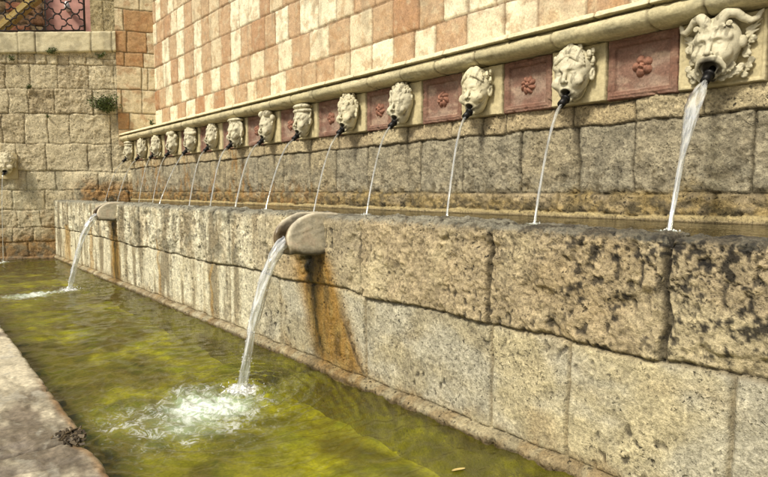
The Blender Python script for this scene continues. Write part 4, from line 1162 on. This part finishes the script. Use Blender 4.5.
XL = .64
def ledge_fun(Y, S, D_, Z):
    topf = D_ < -.01
    # broken corner nearer than 2.97 m
    h = .004 * fbm(Y * 5, S * 5, 961, 4) - .010 * sstep(.3, .8, fbm(Y * 7, S * 7, 962, 4))
    side = sstep(-.03, .0, D_)
    ch = sstep(.1, .5, fbm(Y * 12, S * 12, 967, 3)) * .02
    h = h - ch * np.exp(-((D_ + .0) / .03) ** 2) * .5
    jn = np.exp(-((Y - 3.0 - .06 * (D_ + .1) + .012 * vnoise(S * 12, S * 0, 4)) / .010) ** 2)
    h = h - .02 * jn - .03 * np.exp(-((Y - 3.0) / .035) ** 2) * sstep(-.06, .0, D_)
    n1 = fbm(Y * 1.8, S * 5, 963, 5); n2 = fbm(Y * 3, S * 9, 964, 5, .6)
    col = mixc(np.broadcast_to(np.array([.60, .54, .41]), Y.shape + (3,)), np.array([.235, .195, .145]), sstep(-.2, .5, n1 + .9 * sstep(4.4, 3.4, Y) - .45))
    col = mixc(col, np.array([.55, .52, .44]), sstep(.25, .6, n2 - .1 * sstep(3.0, 5.0, Y)) * .6)
    col = mixc(col, np.array([.28, .24, .20]), sstep(.1, .6, fbm(Y * 7, S * 2.5, 966, 4)) * sstep(3.6, 3.0, Y) * .6)
    col = mixc(col, np.array([.40, .20, .06]), np.exp(-((D_ + .02) / .02) ** 2) * sstep(4.6, 3.4, Y) * .6)
    col = mixc(col, np.array([.07, .12, .02]), np.exp(-((D_ - .01) / .02) ** 2) * sstep(-.2, .4, n2) * .7)
    col = mixc(col, np.array([.04, .03, .02]), jn * .85)
    col = mixc(col, np.array([.10, .12, .03]), sstep(.08, .0, Z) * .8)
    wet = np.clip(sstep(4.9, 3.6, Y + .8 * n1) * sstep(-.5, .1, n2) , 0, .9)
    return h, np.clip(col, .01, .8), np.maximum(wet * .8, sstep(.06, .0, Z))
def mpL(d, y, z):
    near = sstep(3.02, 2.94, y)
    return np.stack([XL + .01 * (y - 3) / 3 + d - near * .035 * np.exp(-((y - 2.95) / .08) ** 2) - .012 * near, y, z + 0 * y], -1)
lp = [(.0, -.5), (.0, .13), (-.012, .147), (-.03, .15), (-.75, .152)]
lt = thing('stone_ledge', (XL - .2, 4, 0), 'low pale stone ledge with wet streaks along the left side of the green pool', 'ledge')
wall_sheet('kerb_slab', profile(lp, .009), geo_axis(-1.8, 13.6, .010, .004), ledge_fun, mpL, M_LEDGE, lt, box_v(XL - .70, XL - .06, -1.7, 13.5, -.5, .12))

o = MB(); o.box(-40, XL - .70, -45, 60, -.12, .02); o.box(XL - .7, 3.5, -45, -1.82, -.12, .02)
pv = o.build('pavement', M_LEDGE, smooth=False); setp(pv, kind='structure')
o = MB(); o.add([(-400, -400, -.62), (400, -400, -.62), (400, 400, -.62), (-400, 400, -.62)], [[0, 1, 2, 3]], col=(.25, .21, .14))
gd = o.build('ground', M_LEDGE, smooth=False); setp(gd, kind='structure')
# upper terrace behind the end wall
tp = [E(-.7, -.45, 0), E(7, -.45, 0), E(12, -14, 0), E(-4, -14, 0)]
o = MB(); V = [(p[0], p[1], z) for z in (3.0, 3.9) for p in tp]
o.add(V, [[3, 2, 1, 0], [4, 5, 6, 7], [0, 1, 5, 4], [1, 2, 6, 5], [2, 3, 7, 6], [3, 0, 4, 7]], col=(.3, .25, .17))
tr = o.build('terrace', M_LEDGE, smooth=False); setp(tr, kind='structure')

# ---------------- weeds
def weed(base, R, H_, nleaf, seed, lab, ls=.022, hang=0.):
    rr = random.Random(seed)
    t = thing('wall_weed', tuple(base), lab, 'weed', 'weeds growing out of the stonework')
    L = MB(); S = MB()
    nst = max(5, nleaf // 22)
    for s in range(nst):
        a = rr.random() * 6.283
        tip = np.array([math.cos(a) * R * rr.uniform(.3, 1), math.sin(a) * R * rr.uniform(.2, .8), H_ * rr.uniform(.2, 1) - hang * rr.random()])
        out = np.array([EN[0], EN[1], 0]) * R * .35 * rr.random()
        pts = [np.array(base) + tip * u ** 1.0 + out * math.sin(u * 3.1) + np.array([0, 0, -hang * .4 * u * u]) for u in np.linspace(0, 1, 6)]
        S.tube(pts, np.linspace(.004, .0015, 6), 5)
        for q in range(nleaf // nst):
            u = rr.random() ** .7; i = min(int(u * 5), 4); c = pts[i] * (1 - (u * 5 - i)) + pts[i + 1] * (u * 5 - i)
            c = c + np.array([rr.gauss(0, 1), rr.gauss(0, 1), rr.gauss(0, 1)]) * R * .09
            d1 = np.array([rr.gauss(0, 1), rr.gauss(0, 1), rr.gauss(0, .8) + .3]); d1 /= np.linalg.norm(d1)
            d2 = np.cross(d1, [rr.gauss(0, 1), rr.gauss(0, 1), rr.gauss(0, 1)]); d2 /= np.linalg.norm(d2) + 1e-6
            l = ls * rr.uniform(.6, 1.4); w = l * .32; b3 = np.cross(d1, d2) * l * .15
            L.add([c, c + d1 * l * .5 + d2 * w + b3, c + d1 * l, c + d1 * l * .5 - d2 * w + b3], [[0, 1, 2, 3]])
    S.build('stem', M_STEM, t); L.build('foliage', M_LEAF, t, smooth=False)
weed(E(.16, .03, 2.90), .33, .30, 1500, 1, 'bushy dark green weed growing from the end wall beside the orange pilaster', .04, .06)
weed(E(-.66, .12, 2.62), .07, .12, 130, 2, 'small weed in the corner where the pilaster meets the chequered wall', .025)
weed(E(1.08, .05, 3.90), .17, .12, 260, 3, 'green weed tuft under the middle of the coping', .03)
weed(E(.22, .05, 3.90), .12, .08, 150, 4, 'green weed tuft under the coping near the pier', .028)
weed(E(1.74, .05, 3.72), .08, .10, 110, 5, 'small weed tuft under the coping near the left edge', .025)
weed(E(1.49, .03, 3.22), .09, .10, 110, 6, 'small weed in a joint of the end wall below the left part of the coping', .025)
weed(E(1.18, .03, 2.70), .05, .06, 60, 7, 'tiny weed in the lower joint of the end wall', .02)

# debris clump on the ledge and a floating leaf
o = MB(); rr = random.Random(5)
for i in range(150):
    c = np.array([.575 + rr.gauss(0, .022), 3.02 + rr.gauss(0, .045), .158 + abs(rr.gauss(0, .009))])
    d1 = np.array([rr.gauss(0, 1), rr.gauss(0, 1), rr.gauss(0, .5)]); d1 /= np.linalg.norm(d1)
    d2 = np.cross(d1, [rr.gauss(0, 1), rr.gauss(0, 1), rr.gauss(0, 1)]); d2 /= np.linalg.norm(d2)
    l = rr.uniform(.008, .02); k = rr.random()
    o.obox(c, d1 * l, d2 * l * .4, np.cross(d1, d2) * .0025, col=(.05 + .1 * k, .04 + .07 * k, .03 + .03 * k))
db = o.build('debris_clump', M_LEDGE, smooth=False); setp(db, 'dark clump of wet leaf litter on the ledge joint by the pool', 'leaf litter')
o = MB(); n = 9
V = [];
for i in range(n):
    u = i / (n - 1); w = .012 * math.sin(math.pi * u) ** .7
    V += [(1.93 + .07 * u, 1.885 - w - .02 * u, .010 + .004 * math.sin(u * 3)), (1.93 + .07 * u, 1.885 - .02 * u, .007), (1.93 + .07 * u, 1.885 + w - .02 * u, .012)]
o.add(V, grid_faces(n, 3)); lf = o.build('floating_leaf', M_DRY); setp(lf, 'small yellow leaf floating at the foot of the basin wall', 'leaf')

# ---------------- camera, light, world
cam = bpy.data.cameras.new('camera'); co = bpy.data.objects.new('camera', cam); C.objects.link(co)
cam.lens = 36 * 600 / 768; cam.sensor_width = 36; cam.clip_start = .05; cam.clip_end = 1500
th = math.atan2(488, 601.9); pt = math.atan(47.5 / 600)
co.location = (0, 0, 1.30); co.rotation_euler = (math.pi / 2 - pt, 0, -th)
SC.camera = co

Ld = Vector((-.66, -.10, .74)).normalized()
sun = bpy.data.lights.new('sun', 'SUN'); so = bpy.data.objects.new('sun', sun); C.objects.link(so)
sun.energy = 2.9; sun.angle = math.radians(11); sun.color = (1, .94, .83)
so.rotation_euler = Ld.to_track_quat('Z', 'Y').to_euler()
w = bpy.data.worlds.new('World'); SC.world = w; w.use_nodes = True
nt = w.node_tree; nt.nodes.clear()
sky = nt.nodes.new('ShaderNodeTexSky'); sky.sky_type = 'NISHITA'; sky.sun_disc = False
sky.sun_elevation = math.asin(Ld.z); sky.sun_rotation = math.atan2(Ld.x, Ld.y)
sky.air_density = 1.; sky.dust_density = 4.; sky.ozone_density = 1.
bg = nt.nodes.new('ShaderNodeBackground'); bg.inputs[1].default_value = .075
ow = nt.nodes.new('ShaderNodeOutputWorld')
nt.links.new(sky.outputs[0], bg.inputs[0]); nt.links.new(bg.outputs[0], ow.inputs[0])
SC.view_settings.view_transform = 'Standard'; SC.view_settings.look = 'None'
SC.view_settings.exposure = .52; SC.view_settings.gamma = 1.0; SC.view_settings.use_curve_mapping = False
SC.render.engine = 'CYCLES'
SC.cycles.max_bounces = 8; SC.cycles.transparent_max_bounces = 16
try: SC.cycles.use_denoising = True
except Exception: pass
